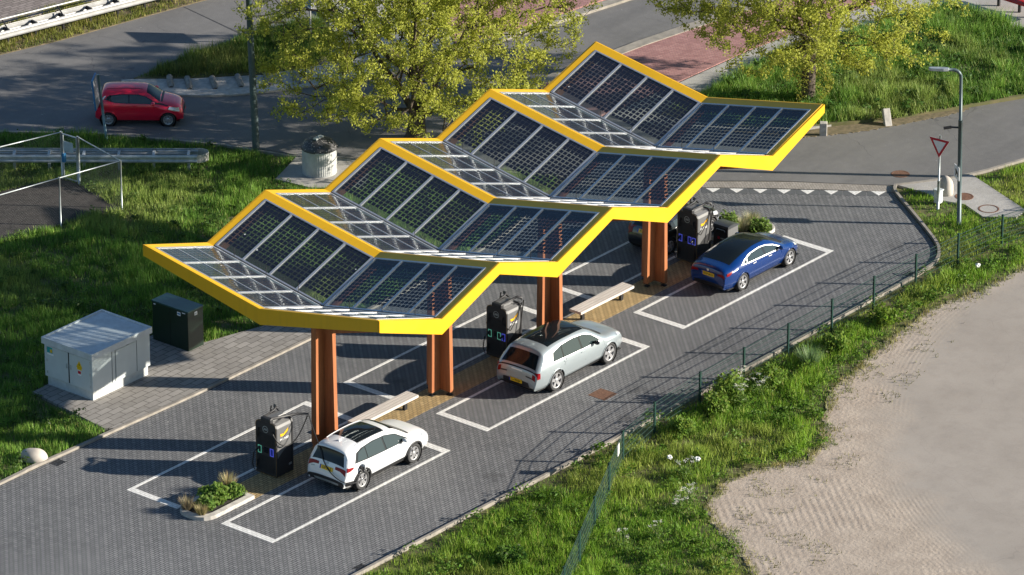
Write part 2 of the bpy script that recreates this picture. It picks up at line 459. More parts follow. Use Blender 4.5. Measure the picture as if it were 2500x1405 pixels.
k.l(k.mix(sp, (.045, .045, .048), (.36, .34, .33)), k.b.inputs["Base Color"]); k.b.inputs["Roughness"].default_value = .5
M['bin_dome'] = k.m
M['leaf'] = leaf_mat("spring leaves", .55)
M['grass'] = leaf_mat("grass blades", .30)
M['bark'] = mat("tree bark", (.075, .058, .042), .9, var=.4, scale=5)
def screen(name, c, e):
    k = NT(name); k.b.inputs["Base Color"].default_value = (*c, 1)
    k.b.inputs["Emission Color"].default_value = (*c, 1); k.b.inputs["Emission Strength"].default_value = e
    return k.m
M['scr_blue'] = screen("blue lit frame", (.10, .12, .75), .16)
M['scr_green'] = screen("green lit frame", (.15, .55, .38), .12)
# ------------------------------------------------------------------ ground and roads
def sheet(name, poly, z, m, kind='structure'):
    return struct(MB().prism(poly, z - .25, z).build(name, m), kind)
def strip(name, pts, w, z0, z1, m, closed=False):
    """kerb-like solid strip along a ground polyline"""
    mb = MB(); P = [Vector((p[0], p[1], 0)) for p in pts]
    n = len(P); L, Rr = [], []
    for i in range(n):
        a = P[i - 1] if (i > 0 or closed) else P[i]; b = P[(i + 1) % n] if (i < n - 1 or closed) else P[i]
        t = (b - a).normalized(); q = Vector((-t.y, t.x, 0)) * (w / 2)
        L.append(P[i] + q); Rr.append(P[i] - q)
    for i in range(n if closed else n - 1):
        j = (i + 1) % n
        v = []
        for zz in (z0, z1):
            v += [(L[i].x, L[i].y, zz), (Rr[i].x, Rr[i].y, zz), (Rr[j].x, Rr[j].y, zz), (L[j].x, L[j].y, zz)]
        f = [(4, 5, 6, 7), (0, 4, 7, 3), (1, 2, 6, 5)]
        if i == 0 and not closed: f.append((0, 1, 5, 4))
        if i == n - 2 and not closed: f.append((3, 7, 6, 2))
        mb.add(v, f)
    return mb.build(name, m)
def smooth_line(pts, n=6):
    out = []
    for i in range(len(pts) - 1):
        p0 = Vector(pts[max(0, i - 1)]); p1 = Vector(pts[i]); p2 = Vector(pts[i + 1]); p3 = Vector(pts[min(len(pts) - 1, i + 2)])
        for k in range(n):
            t = k / n
            out.append(tuple(0.5 * (2 * p1 + (p2 - p0) * t + (2 * p0 - 5 * p1 + 4 * p2 - p3) * t * t + (3 * p1 - p0 - 3 * p2 + p3) * t ** 3)))
    out.append(tuple(pts[-1]))
    return out

def ragged0(pts):
    out = []; r = random.Random(5)
    for i in range(len(pts) - 1):
        a, b = Vector(pts[i]), Vector(pts[i + 1]); n = max(1, int((b - a).length / .09))
        for q in range(n):
            p = a.lerp(b, q / n); out.append((p.x + r.uniform(-.07, .07), p.y + r.uniform(-.07, .07)))
    return out + [pts[-1]]
g = MB(); g.quad((-900, -900, -.03), (900, -900, -.03), (900, 900, -.03), (-900, 900, -.03))
struct(g.build("ground", M['soil']))
NEAR = [(10, 52), (17, 37), (20.2, 32.1), (22.7, 29.0), (25.0, 24.4), (25.8, 21.75), (27.2, 19.5), (29.2, 15.6), (31.0, 11.9), (33.0, 8.7), (34.4, 7.0), (35.6, 5.5), (37.2, 3.0), (38.0, 1.9), (38.7, 1.4), (40.0, .6), (41.3, .1), (43.2, -.4), (47, -1.5), (60, -6)]
sheet("road", NEAR + [(90, -10), (120, 60), (60, 90), (10, 90)], 0.0, M['asphalt'])
WALK = [(36.6, 14.75), (41.8, 14.65), (45.6, 14.6), (51.4, 14.15), (54.5, 13.45), (60, 12.9), (95, 9), (95, -6), (58, -.6), (50, 2.5), (40, 8), (37, 12)]
sheet("pavement", WALK, .09, M['walk'])
GR = [(37.8, 13.2), (38.6, 10.2), (40.2, 8.1), (42.0, 6.75), (43.5, 5.8), (45.9, 4.5), (48.4, 3.2), (57, -.3), (57, 2), (54.4, 7.1), (55.0, 9.5), (55.3, 11.15), (53.7, 12.0), (50.3, 12.5), (46, 13.4), (41.6, 13.3)]
sheet("grass_verge_ground", GR, .13, M['soil'])
sheet("soil_edge", ragged0([(38.0, 10.4), (39.6, 7.5), (41.6, 6.05), (43.3, 5.2), (45.3, 4.42), (46.2, 4.15)]) + [(46.6, 5.4), (44.2, 7.0), (42.4, 8.2), (40.6, 10.0), (39.4, 11.2)], .014, M['dry'])
sheet("red_pavement", [(35.5, 18.9), (38.2, 18.75), (43.5, 18.3), (51.3, 17.2), (70, 14.6), (70, 12), (54.5, 13.6), (51.4, 14.25), (45.6, 14.72), (41.8, 14.8), (35.5, 15.0)], .07, M['red_brick'])
struct(strip("kerb", [(34.5, 19.55), (38.2, 19.0), (43.5, 18.55), (51.3, 17.45), (70, 14.9)], .55, -.1, .10, M['kerb']))
sheet("red_pavement", [(38.6, 24.2), (42.5, 23.5), (46.6, 22.9), (70, 19.6), (70, 32), (44.2, 30.5)], .07, M['red_brick'])
struct(strip("kerb", [(33.4, 24.9), (35.5, 24.25), (38.0, 23.75), (42.2, 23.1), (46.6, 22.4), (70, 19.2)], .5, -.1, .11, M['kerb']))
sheet("pavement", [(33.6, 25.2), (36, 24.4), (38.4, 24.1), (44.0, 30.8), (47, 40), (41, 40), (37.6, 30.2), (34.6, 27.6)], .08, M['walk'])
MED = [(27.6, 31.9), (28.2, 31.85), (30.3, 31.95), (32.5, 31.7), (34.1, 31.75), (35.6, 31.3), (37.4, 30.4), (36.4, 29.0), (34.4, 27.5), (33.2, 27.25), (31.2, 28.2), (28.9, 30.35)]
sheet("grass_island_ground", MED, .10, M['soil'])
HUMP = smooth_line([(27.2, 32.2), (26.75, 31.1), (27.4, 29.4), (28.7, 27.8), (30.1, 26.75), (32.0, 25.65), (33.9, 24.85), (35.5, 24.3)], 5) + [(35.2, 26.2), (33.2, 27.2), (31.2, 28.15), (28.85, 30.35), (27.7, 31.75)]
sheet("sloped_kerb", HUMP, .07, M['concrete'])
DRYS = [(10, 42.5), (15, 41), (26.2, 38.0), (29.0, 37.2), (32.6, 36.5), (36, 35.8), (46, 33.3), (56, 33), (48, 36.3), (33.5, 39.6), (28.7, 40.8), (15, 44.6), (8, 46)]
sheet("dry_verge_ground", DRYS, .03, M['dry'])
sheet("brick_road", [(15, 44.2), (28.7, 40.3), (33.5, 39.1), (50, 35.5), (95, 30), (95, 90), (15, 90)], .08, M['brown_brick'])
PARK = [(-14, 10.05), (-2.5, 10.0), (0, 9.95), (2, 9.9), (3.6, 9.85), (7.2, 9.72), (13, 9.72), (18, 9.8), (24, 10.2), (28, 11.2), (29.8, 11.3), (31.2, 9.7), (33.0, 7.55), (34.5, 5.6), (36.0, 3.5), (37.3, 1.5)] + \
    smooth_line([(37.3, 1.5), (36.8, .9), (36.0, -.2), (35.1, -1.4), (34.4, -2.3), (33.8, -2.9), (33.0, -3.4), (32.0, -3.6), (28, -3.68), (13.6, -3.75), (7, -3.65), (0, -3.6), (-14, -3.6)], 4)[1:]
sheet("parking_paving", PARK, .004, M['herring'])
sheet("pale_threshold", [(29.8, 11.6), (31.1, 11.4), (32.0, 10.0), (33.2, 8.3), (34.6, 6.6), (35.7, 5.2), (37.3, 2.75), (37.9, 1.9), (37.4, 1.5), (36.0, 3.6), (34.5, 5.7), (33.0, 7.65), (31.2, 9.8)], .008, M['pale_strip'])
PAVERS = [(3.5, 14.3), (2.9, 10.3), (3.2, 10.0), (7.2, 9.85), (16.3, 9.86), (15.0, 10.7), (12.8, 11.8), (11.4, 12.2), (10.4, 12.45), (10.2, 14.2), (9.3, 14.4)]
sheet("tiled_pavement", PAVERS, .06, M['tiles'])
struct(strip("kerb", smooth_line([(-14, 10.12), (-2.5, 10.08), (-1.1, 10.12), (.2, 10.05), (2, 9.98), (3.6, 9.93), (7.2, 9.79), (13, 9.79), (18, 9.87), (24, 10.27), (28, 11.3)], 3), .13, -.1, .085, M['kerb']))
KR = smooth_line([(37.9, 1.85), (37.45, 1.55), (36.9, .85), (36.1, -.25), (35.2, -1.45), (34.5, -2.36), (33.9, -2.97), (33.05, -3.48), (32.0, -3.68), (28, -3.76), (13.6, -3.83), (7, -3.73), (0, -3.68), (-14, -3.68)], 4)
struct(strip("kerb", KR, .105, -.1, .10, M['kerb']))
struct(strip("kerb", [(19.9, 32.5), (22.4, 29.2), (24.7, 24.5), (25.5, 21.7), (27.0, 19.3), (28.9, 15.4), (30.6, 12.0)], .14, -.1, .07, M['kerb']))
struct(strip("kerb", [(37.9, 1.85), (38.7, 1.3), (40.0, .5), (41.3, 0), (43.2, -.5), (47, -1.6), (60, -6.1)], .13, -.1, .075, M['kerb']))
sheet("bin_pad", [(23.4, 20.6), (25.85, 21.55), (27.3, 19.0), (24.8, 17.3), (23.6, 19.0)], .05, M['walk'])
sheet("concrete_slab", [(37.95, 1.75), (40.0, .45), (40.6, .2), (39.0, -3.4), (38.2, -3.5), (37.45, -2.5), (38.0, -1.3), (37.75, -.3), (38.0, .5)], .055, M['walk'])
ENC = [(16.0, 27.9), (18.4, 27.1), (18.4, 26.2), (17.6, 23.25), (14.9, 23.9), (12.2, 24.5), (8, 25.3), (10, 30)]
sheet("bare_enclosure_ground", ENC, .03, M['bare'])
YARD_EDGE = [(80, -7.5), (34.7, -6.3), (32.2, -6.2), (28.9, -5.75), (26.1, -6.2), (23.3, -6.7), (21.1, -7.2), (18.5, -8.8), (17.6, -9.5), (16.3, -9.8), (14.6, -8.9), (12.9, -8.7), (11.4, -9.2), (10.6, -10.0), (10.1, -10.6), (9.7, -11.5), (9.0, -12.4), (8.1, -13.6), (4, -18), (-10, -40)]
def ragged(pts, step=.16, amp=.13, seed=3):
    out = []
    r = random.Random(seed)
    for i in range(len(pts) - 1):
        a, b = Vector(pts[i]), Vector(pts[i + 1]); L = (b - a).length; n = max(1, int(L / step)) if L < 20 else 12
        for k in range(n):
            p = a.lerp(b, k / n); t = (b - a).normalized()
            p += Vector((-t.y, t.x)) * r.uniform(-amp, amp)
            out.append((p.x, p.y))
    out.append(pts[-1]); return out
YARD = ragged(YARD_EDGE) + [(-10, -80), (80, -80)]
sheet("sandy_yard", YARD, .0, M['yard'])

# yellow island strip with rounded planters, bay lines
sheet("yellow_island", [(2.0, 2.68), (29.4, 2.68), (29.4, 3.86), (2.0, 3.86)], .008, M['yellow_brick'])
def bay(x0, y0, x1, y1, i):
    mb = MB(); w, e, z0, z1 = .12, .27, -.02, .012
    mb.prism([(x0, y0), (x1, y0), (x1, y0 + w), (x0, y0 + w)], z0, z1)
    mb.prism([(x0, y1 - w), (x1, y1 - w), (x1, y1), (x0, y1)], z0, z1)
    mb.prism([(x0, y0 + w), (x0 + e, y0 + w), (x0 + e, y1 - w), (x0, y1 - w)], z0, z1)
    mb.prism([(x1 - e * 1.1, y0 + w), (x1, y0 + w), (x1, y1 - w), (x1 - e * 1.1, y1 - w)], z0, z1)
    struct(mb.build("bay_marking", M['white_paint']))
S_, W_, L_ = 11.102, 2.289, 9.15
for i in range(3):
    bay(i * S_, 0, i * S_ + L_, W_, i)
    bay(i * S_ - .1, 4.17, i * S_ + L_ - .1, 6.46, i)
# give-way teeth in a row of dark slabs
A = Vector((32.95, 7.6, 0)); B = Vector((37.35, 1.62, 0)); tt = (B - A).normalized(); nn = Vector((tt.y, -tt.x, 0)); nn = -nn if nn.x > 0 else nn
dark = asphalt_mat("dark slabs", (.075, .08, .085), (.10, .105, .11))
for i in range(8):
    p = A + tt * (.18 + i * .90)
    mb = MB(); q = p + tt * .86
    mb.prism([tuple((p)[:2]), tuple(q[:2]), tuple((q + nn * .44)[:2]), tuple((p + nn * .44)[:2])][::-1], -.1, .009)
    struct(mb.build("road_slab", dark))
    if i < 8:
        c = p + tt * .43
        mb = MB(); mb.prism([tuple((c - tt * .27)[:2]), tuple((c + tt * .27)[:2]), tuple((c + nn * .40)[:2])][::-1], -.05, .0135)
        struct(mb.build("give_way_tooth", M['white_paint']))
# manholes, gullies and the patched joint across the road
def disc(name, x, y, r, z, m, label, cat, square=None, n=24):
    mb = MB()
    if square: 
        a = square; c, s_ = math.cos(a), math.sin(a)
        mb.prism([(x + c * u - s_ * v, y + s_ * u + c * v) for u, v in ((-r, -r), (r, -r), (r, r), (-r, r))], z - .06, z)
    else: mb.lathe([(r, z - .06), (r, z), (r * .86, z + .002), (r * .84, z - .004), (0.001, z - .004)], n, (x, y, 0))
    return tag(mb.build(name, m), label, cat)
disc("manhole_cover", 16.0, -1.2, .36, .0125, M['rust'], "rusty square inspection cover in the dark paving by the grey car", "manhole", square=.001)
disc("manhole_cover", 38.6, -.85, .36, .064, M['rust'], "round rusty manhole cover in the pale slab beside the lamp post", "manhole")
disc("manhole_cover", 39.0, 2.4, .36, .009, M['rust'], "rusty manhole cover in the asphalt road before the give-way teeth", "manhole")
mb = MB(); mb.lathe([(.40, .02), (.40, .064), (.34, .064), (.34, .02)], 28, (38.2, -2.25, 0))
tag(mb.build("manhole_ring", M['rust']), "thin rusty ring of a concrete filled manhole in the pale slab near the fence", "manhole")
for (x, y, lb) in ((15.75, -3.45, "dark gully grate at the kerb near the fence corner"), (31.4, -3.45, "dark gully grate at the kerb where the paving curves by the fence"), (.5, -3.42, "dark gully grate at the kerb along the bottom edge"), (0.0, 9.72, "dark gully grate at the kerb beside the pale boulder")):
    mb = MB()
    for q in range(6): mb.box(x - .22 + q * .075, x - .18 + q * .075, y - .15, y + .15, -.02, .0115)
    mb.box(x - .25, x + .25, y - .18, y - .15, -.02, .013); mb.box(x - .25, x + .25, y + .15, y + .18, -.02, .013)
    tag(mb.build("gully_grate", M['steel']), lb, "drain")
mb = MB(); mb.prism([(34.98, 36.0), (35.03, 35.96), (34.2, 31.95), (34.12, 31.97)], -.02, .004)
struct(mb.build("road_joint", mat("bitumen joint", (.045, .045, .047), .8)))
# ------------------------------------------------------------------ solar canopy
CX0, CM, CDV = 3.407, 6.1124, 3.10
CY = {'L': 8.552, 'C': 3.368, 'R': -1.808}
CZ = {('L', 'p'): 7.232, ('C', 'p'): 6.332, ('R', 'p'): 7.366, ('L', 'v'): 6.256, ('C', 'v'): 5.326, ('R', 'v'): 6.345}
def node(s, t, n): return Vector((CX0 + n * CM + (CDV if t == 'v' else 0), CY[s], CZ[(s, t)]))
def panel_mat(name, rows, lo, hi, gapc):
    k = NT(name)
    uvn = k.n("ShaderNodeUVMap"); s = k.n("ShaderNodeSeparateXYZ"); k.l(uvn.outputs[0], s.inputs[0])
    u, v = s.outputs[0], s.outputs[1]
    cu = k.math('FRACT', k.math('MULTIPLY', k.math('DIVIDE', k.math('SUBTRACT', u, .03), .94), 6.0))
    vv = k.math('DIVIDE', k.math('SUBTRACT', v, lo), 1 - lo)
    cvn = k.math('FRACT', k.math('MULTIPLY', vv, float(rows)))
    tight = k.math('GREATER_THAN', v, hi)
    half = k.math('MULTIPLY_ADD', tight, .09, .368)
    mu = k.math('LESS_THAN', k.math('ABSOLUTE', k.math('SUBTRACT', cu, .5)), half)
    mv = k.math('LESS_THAN', k.math('ABSOLUTE', k.math('SUBTRACT', cvn, .5)), half)
    inside = k.math('MULTIPLY', k.math('GREATER_THAN', v, lo), k.math('MULTIPLY', k.math('GREATER_THAN', u, .03), k.math('LESS_THAN', u, .97)))
    cell = k.math('MULTIPLY', k.math('MULTIPLY', mu, mv), inside)
    k.b.inputs["Base Color"].default_value = (.010, .013, .024, 1); k.b.inputs["Roughness"].default_value = .16
    k.b.inputs["Specular IOR Level"].default_value = .5
    fin = k.noise(40, 2)
    dust = k.n("ShaderNodeBsdfDiffuse"); dust.inputs[0].default_value = (.32, .33, .32, 1)
    tr = k.n("ShaderNodeBsdfTransparent"); tr.inputs[0].default_value = (*gapc, 1)
    td = k.n("ShaderNodeMixShader"); k.l(k.math('MULTIPLY_ADD', k.ramp(fin, .4, .8), .07, .05), td.inputs[0]); k.l(tr.outputs[0], td.inputs[1]); k.l(dust.outputs[0], td.inputs[2])
    gl = k.n("ShaderNodeBsdfGlossy"); gl.inputs["Roughness"].default_value = .03; gl.inputs[0].default_value = (.9, .93, .95, 1)
    fr = k.n("ShaderNodeFresnel"); ge = k.n("ShaderNodeNewGeometry"); k.l(k.math('MULTIPLY_ADD', ge.outputs['Backfacing'], 1 / 1.48 - 1.48, 1.48), fr.inputs[0])
    gx = k.n("ShaderNodeMixShader"); k.l(fr.outputs[0], gx.inputs[0]); k.l(td.outputs[0], gx.inputs[1]); k.l(gl.outputs[0], gx.inputs[2])
    mx = k.n("ShaderNodeMixShader"); k.l(cell, mx.inputs[0]); k.l(gx.outputs[0], mx.inputs[1]); k.l(k.b.outputs[0], mx.inputs[2])
    # bird droppings
    vo = k.n("ShaderNodeTexVoronoi"); vo.inputs["Scale"].default_value = 1.5; k.l(k.obj(), vo.inputs["Vector"])
    dd = k.math('LESS_THAN', k.math('ADD', vo.outputs["Distance"], k.math('MULTIPLY', k.noise(16, 3), .10)), .095)
    dd = k.math('MULTIPLY', dd, k.ramp(k.noise(.6, 2), .48, .56))
    wd = k.n("ShaderNodeBsdfDiffuse"); wd.inputs[0].default_value = (.62, .62, .6, 1)
    m2 = k.n("ShaderNodeMixShader"); k.l(dd, m2.inputs[0]); k.l(mx.outputs[0], m2.inputs[1]); k.l(wd.outputs[0], m2.inputs[2])
    k.l(m2.outputs[0], k.out.inputs[0])
    return k.m
M['panel_a'] = panel_mat("solar glass with spaced cells", 13, .10, .84, (.76, .80, .80))
M['panel_b'] = panel_mat("solar glass facing away", 13, .05, .9, (.76, .80, .80))

canopy = thing("charging_canopy", "large yellow edged zigzag canopy of solar panels on four brown timber columns", "canopy", (CX0, CY['C'], 0))
inv = Matrix.Translation((-CX0, -CY['C'], 0))
def cbuild(mb, name, m, smooth=False):
    mb.v = [tuple(inv @ Vector(p)) for p in mb.v]
    return mb.build(name, m, canopy, smooth)
cap = MB()
gut = MB()
for n in range(4):
    for (s0, s1) in (('L', 'C'), ('C', 'R')):
        for slope in ('back', 'front'):
            if slope == 'back': a, b, c, d = node(s0, 'p', n), node(s1, 'p', n), node(s1, 'v', n), node(s0, 'v', n)
            else: a, b, c, d = node(s0, 'v', n), node(s1, 'v', n), node(s1, 'p', n + 1), node(s0, 'p', n + 1)
            up = (b - a).cross(d - a).normalized()
            if up.z < 0: up = -up
            def P(u, v, h=0): return a.lerp(b, u).lerp(d.lerp(c, u), v) + up * h
            def bar(mb, u0, u1, v0, v1, h0, h1):
                q = [P(u0, v0, h1), P(u1, v0, h1), P(u1, v1, h1), P(u0, v1, h1)]
                if (q[1] - q[0]).cross(q[3] - q[0]).z < 0: q = q[::-1]
                mb.slab(*q, h1 - h0)
            outer0 = .055 if s0 == 'L' else .012
            outer1 = .945 if s1 == 'R' else .988
            if slope == 'back': v0, v1 = .07, .965
            else: v0, v1 = .035, .875
            # yellow cap strips
            if s0 == 'L': bar(cap, 0, outer0 - .012, 0, 1, -.05, .02)
            if s1 == 'R': bar(cap, outer1 + .012, 1, 0, 1, -.05, .02)
            a0 = outer0 - .012 if s0 == 'L' else 0; a1 = outer1 + .012 if s1 == 'R' else 1
            if slope == 'front': bar(cap, a0, a1, .887, 1, -.05, .02); gut = MB(); bar(gut, a0, a1, 0, .03, -.05, .0); cbuild(gut, "gutter_seal", M['gasket'])
            else: bar(cap, a0, a1, 0, .055, -.05, .018); gut = MB(); bar(gut, a0, a1, .97, 1, -.05, .0); cbuild(gut, "gutter_seal", M['gasket'])
            fr = MB(); w = .0075 if slope == 'front' else .0058
            for k_ in range(5):
                uc = outer0 + (outer1 - outer0) * k_ / 4
                bar(fr, uc - w, uc + w, v0, v1, -.04, .035)
            wv = .010
            for vc in ([v0 - wv, v1 + wv] if slope == 'front' else [v0 - wv, v1 + wv]):
                bar(fr, outer0 - w, outer1 + w, vc - wv, vc + wv, -.04, .03)
            if slope == 'back':
                for vc in (v0 + (v1 - v0) / 3, v0 + (v1 - v0) * 2 / 3): bar(fr, outer0 + w, outer1 - w, vc - .006, vc + .006, -.02, .02)
            cbuild(fr, "panel_frame", M['alu'])
            for k_ in range(4):
                u0 = outer0 + (outer1 - outer0) * k_ / 4 + w; u1 = outer0 + (outer1 - outer0) * (k_ + 1) / 4 - w
                q = [P(u0, v0), P(u1, v0), P(u1, v1), P(u0, v1)]
                uv = [(0, 0), (1, 0), (1, 1), (0, 1)]
                if slope == 'back': uv = [(x_, 1 - y_) for x_, y_ in uv]
                mb = MB(); mb.add(q, [(0, 1, 2, 3)])
                o = cbuild(mb, "solar_panel", M['panel_a'] if slope == 'front' else M['panel_b'])
                ul = o.data.uv_layers.new(name="UVMap")
                for li, lp in enumerate(o.data.loops): ul.data[li].uv = uv[lp.vertex_index]
                so = o.modifiers.new("glass", 'SOLIDIFY'); so.thickness = .012; so.offset = 0
cbuild(cap, "edge_cap", M['yellow'])
FH = {('L', 'p'): .40, ('L', 'v'): .52, ('C', 'p'): .56, ('R', 'p'): .40, ('R', 'v'): .54}
def board(mb, p, q, h, t, inward):
    """vertical fascia board hanging from edge p-q"""
    iv = Vector(inward) * t
    up = Vector((0, 0, .022)); h0, h1 = h if isinstance(h, tuple) else (h, h); dp = Vector((0, 0, -h0)); dq = Vector((0, 0, -h1))
    v = [p + up, q + up, q + dq, p + dp, p + up + iv, q + up + iv, q + dq + iv, p + dp + iv]
    mb.add(v, [(0, 1, 2, 3), (7, 6, 5, 4), (0, 4, 5, 1), (1, 5, 6, 2), (2, 6, 7, 3), (3, 7, 4, 0)])
for s, iv in (('L', (0, -1, 0)), ('R', (0, 1, 0))):
    for n in range(4):
        for p, q, hh_ in ((node(s, 'p', n), node(s, 'v', n), (FH[s, 'p'], FH[s, 'v'])), (node(s, 'v', n), node(s, 'p', n + 1), (FH[s, 'v'], FH[s, 'p'] - (.10 if n == 3 else 0)))):
            ex_ = Vector((.073, 0, 0)); p = p - ex_ if p == node(s, 'p', 0) else p; q = q + ex_ if q == node(s, 'p', 4) else q
            mb = MB(); board(mb, p - Vector(iv) * .075, q - Vector(iv) * .075, hh_, .07, iv); cbuild(mb, "fascia", M['yellow'])
for n, iv in ((0, (1, 0, 0)), (4, (-1, 0, 0))):
    for s0, s1 in (('L', 'C'), ('C', 'R')):
        mb = MB(); board(mb, node(s0, 'p', n) - Vector(iv) * .073, node(s1, 'p', n) - Vector(iv) * .073, (FH[s0, 'p'], FH[s1, 'p']), .07, iv); cbuild(mb, "fascia", M['yellow'])
# timber beams: deep ones under the valleys that grow towards the column, slim purlins elsewhere
for n in range(4):
    mb = MB()
    L, C, R_ = node('L', 'v', n), node('C', 'v', n), node('R', 'v', n)
    w = .11
    pts = []
    for P_, dep in ((L + Vector((0, -.12, 0)), .42), (C, .95), (R_ + Vector((0, .12, 0)), .42)):
        for sx in (-w, w):
            pts.append(P_ + Vector((sx, 0, -.10))); pts.append(P_ + Vector((sx, 0, -dep)))
    f = []
    for i in (0, 4):
        f += [(i, i + 1, i + 5, i + 4), (i + 2, i + 6, i + 7, i + 3), (i, i + 4, i + 6, i + 2), (i + 1, i + 3, i + 7, i + 5)]
    f += [(0, 2, 3, 1), (8, 9, 11, 10)]
    mb.add(pts, f); cbuild(mb, "beam", M['timber'])
for s, off in (('L', -.3), ('R', .3), ('C', 0)):
    mb = MB()
    for n in range(4):
        for p, q in ((node(s, 'p', n), node(s, 'v', n)), (node(s, 'v', n), node(s, 'p', n + 1))):
            board(mb, p + Vector((0, off - .08, -.16)), q + Vector((0, off - .08, -.16)), .26, .16, (0, 1, 0))
    cbuild(mb, "purlin", M['timber'])
# bird rods in the valleys
mb = MB(); rr = random.Random(4)
for n in range(4):
    for t in (.22, .5, .78):
        for (s0, s1) in (('L', 'C'), ('C', 'R')):
            if rr.random() < .75:
                p = node(s0, 'v', n).lerp(node(s1, 'v', n), t) + Vector((.05, 0, 0))
                mb.tube([p, p + Vector((0, 0, .34))], .012, 5)
cbuild(mb, "bird_rod", M['steel'])
for n in range(4):
    c = node('C', 'v', n)
    def cross(l, t): 
        return [(-l, -t), (-t, -t), (-t, -l), (t, -l), (t, -t), (l, -t), (l, t), (t, t), (t, l), (-t, l), (-t, t), (-l, t)]
    mb = MB(); lo = cross(.54, .085); hi = cross(.47, .085); ztop = c.z - .45
    v = [(c.x + a, c.y + b, .14) for a, b in lo] + [(c.x + a, c.y + b, ztop) for a, b in hi]
    mb.add(v, [tuple(range(12))[::-1], tuple(range(12, 24))] + [(i, (i + 1) % 12, 12 + (i + 1) % 12, 12 + i) for i in range(12)])
    col = cbuild(mb, "column", M['timber'])
    for a, b in ((.44, 0), (-.44, 0), (0, .44), (0, -.44)):
        ft = MB(); x_, y_ = c.x + a, c.y + b
        ft.box(x_ - .09, x_ + .09, y_ - .09, y_ + .09, .0, .03); ft.tube([(x_ - .05, y_ - .05, .03), (x_ - .05, y_ - .05, .15)], .018, 6); ft.tube([(x_ + .05, y_ + .05, .03), (x_ + .05, y_ + .05, .15)], .018, 6)
        ft.box(x_ - .08, x_ + .08, y_ - .08, y_ + .08, .11, .145)
        ft.v = [tuple(inv @ Vector(p)) for p in ft.v]
        ft.build("foot", M['steel'], col)

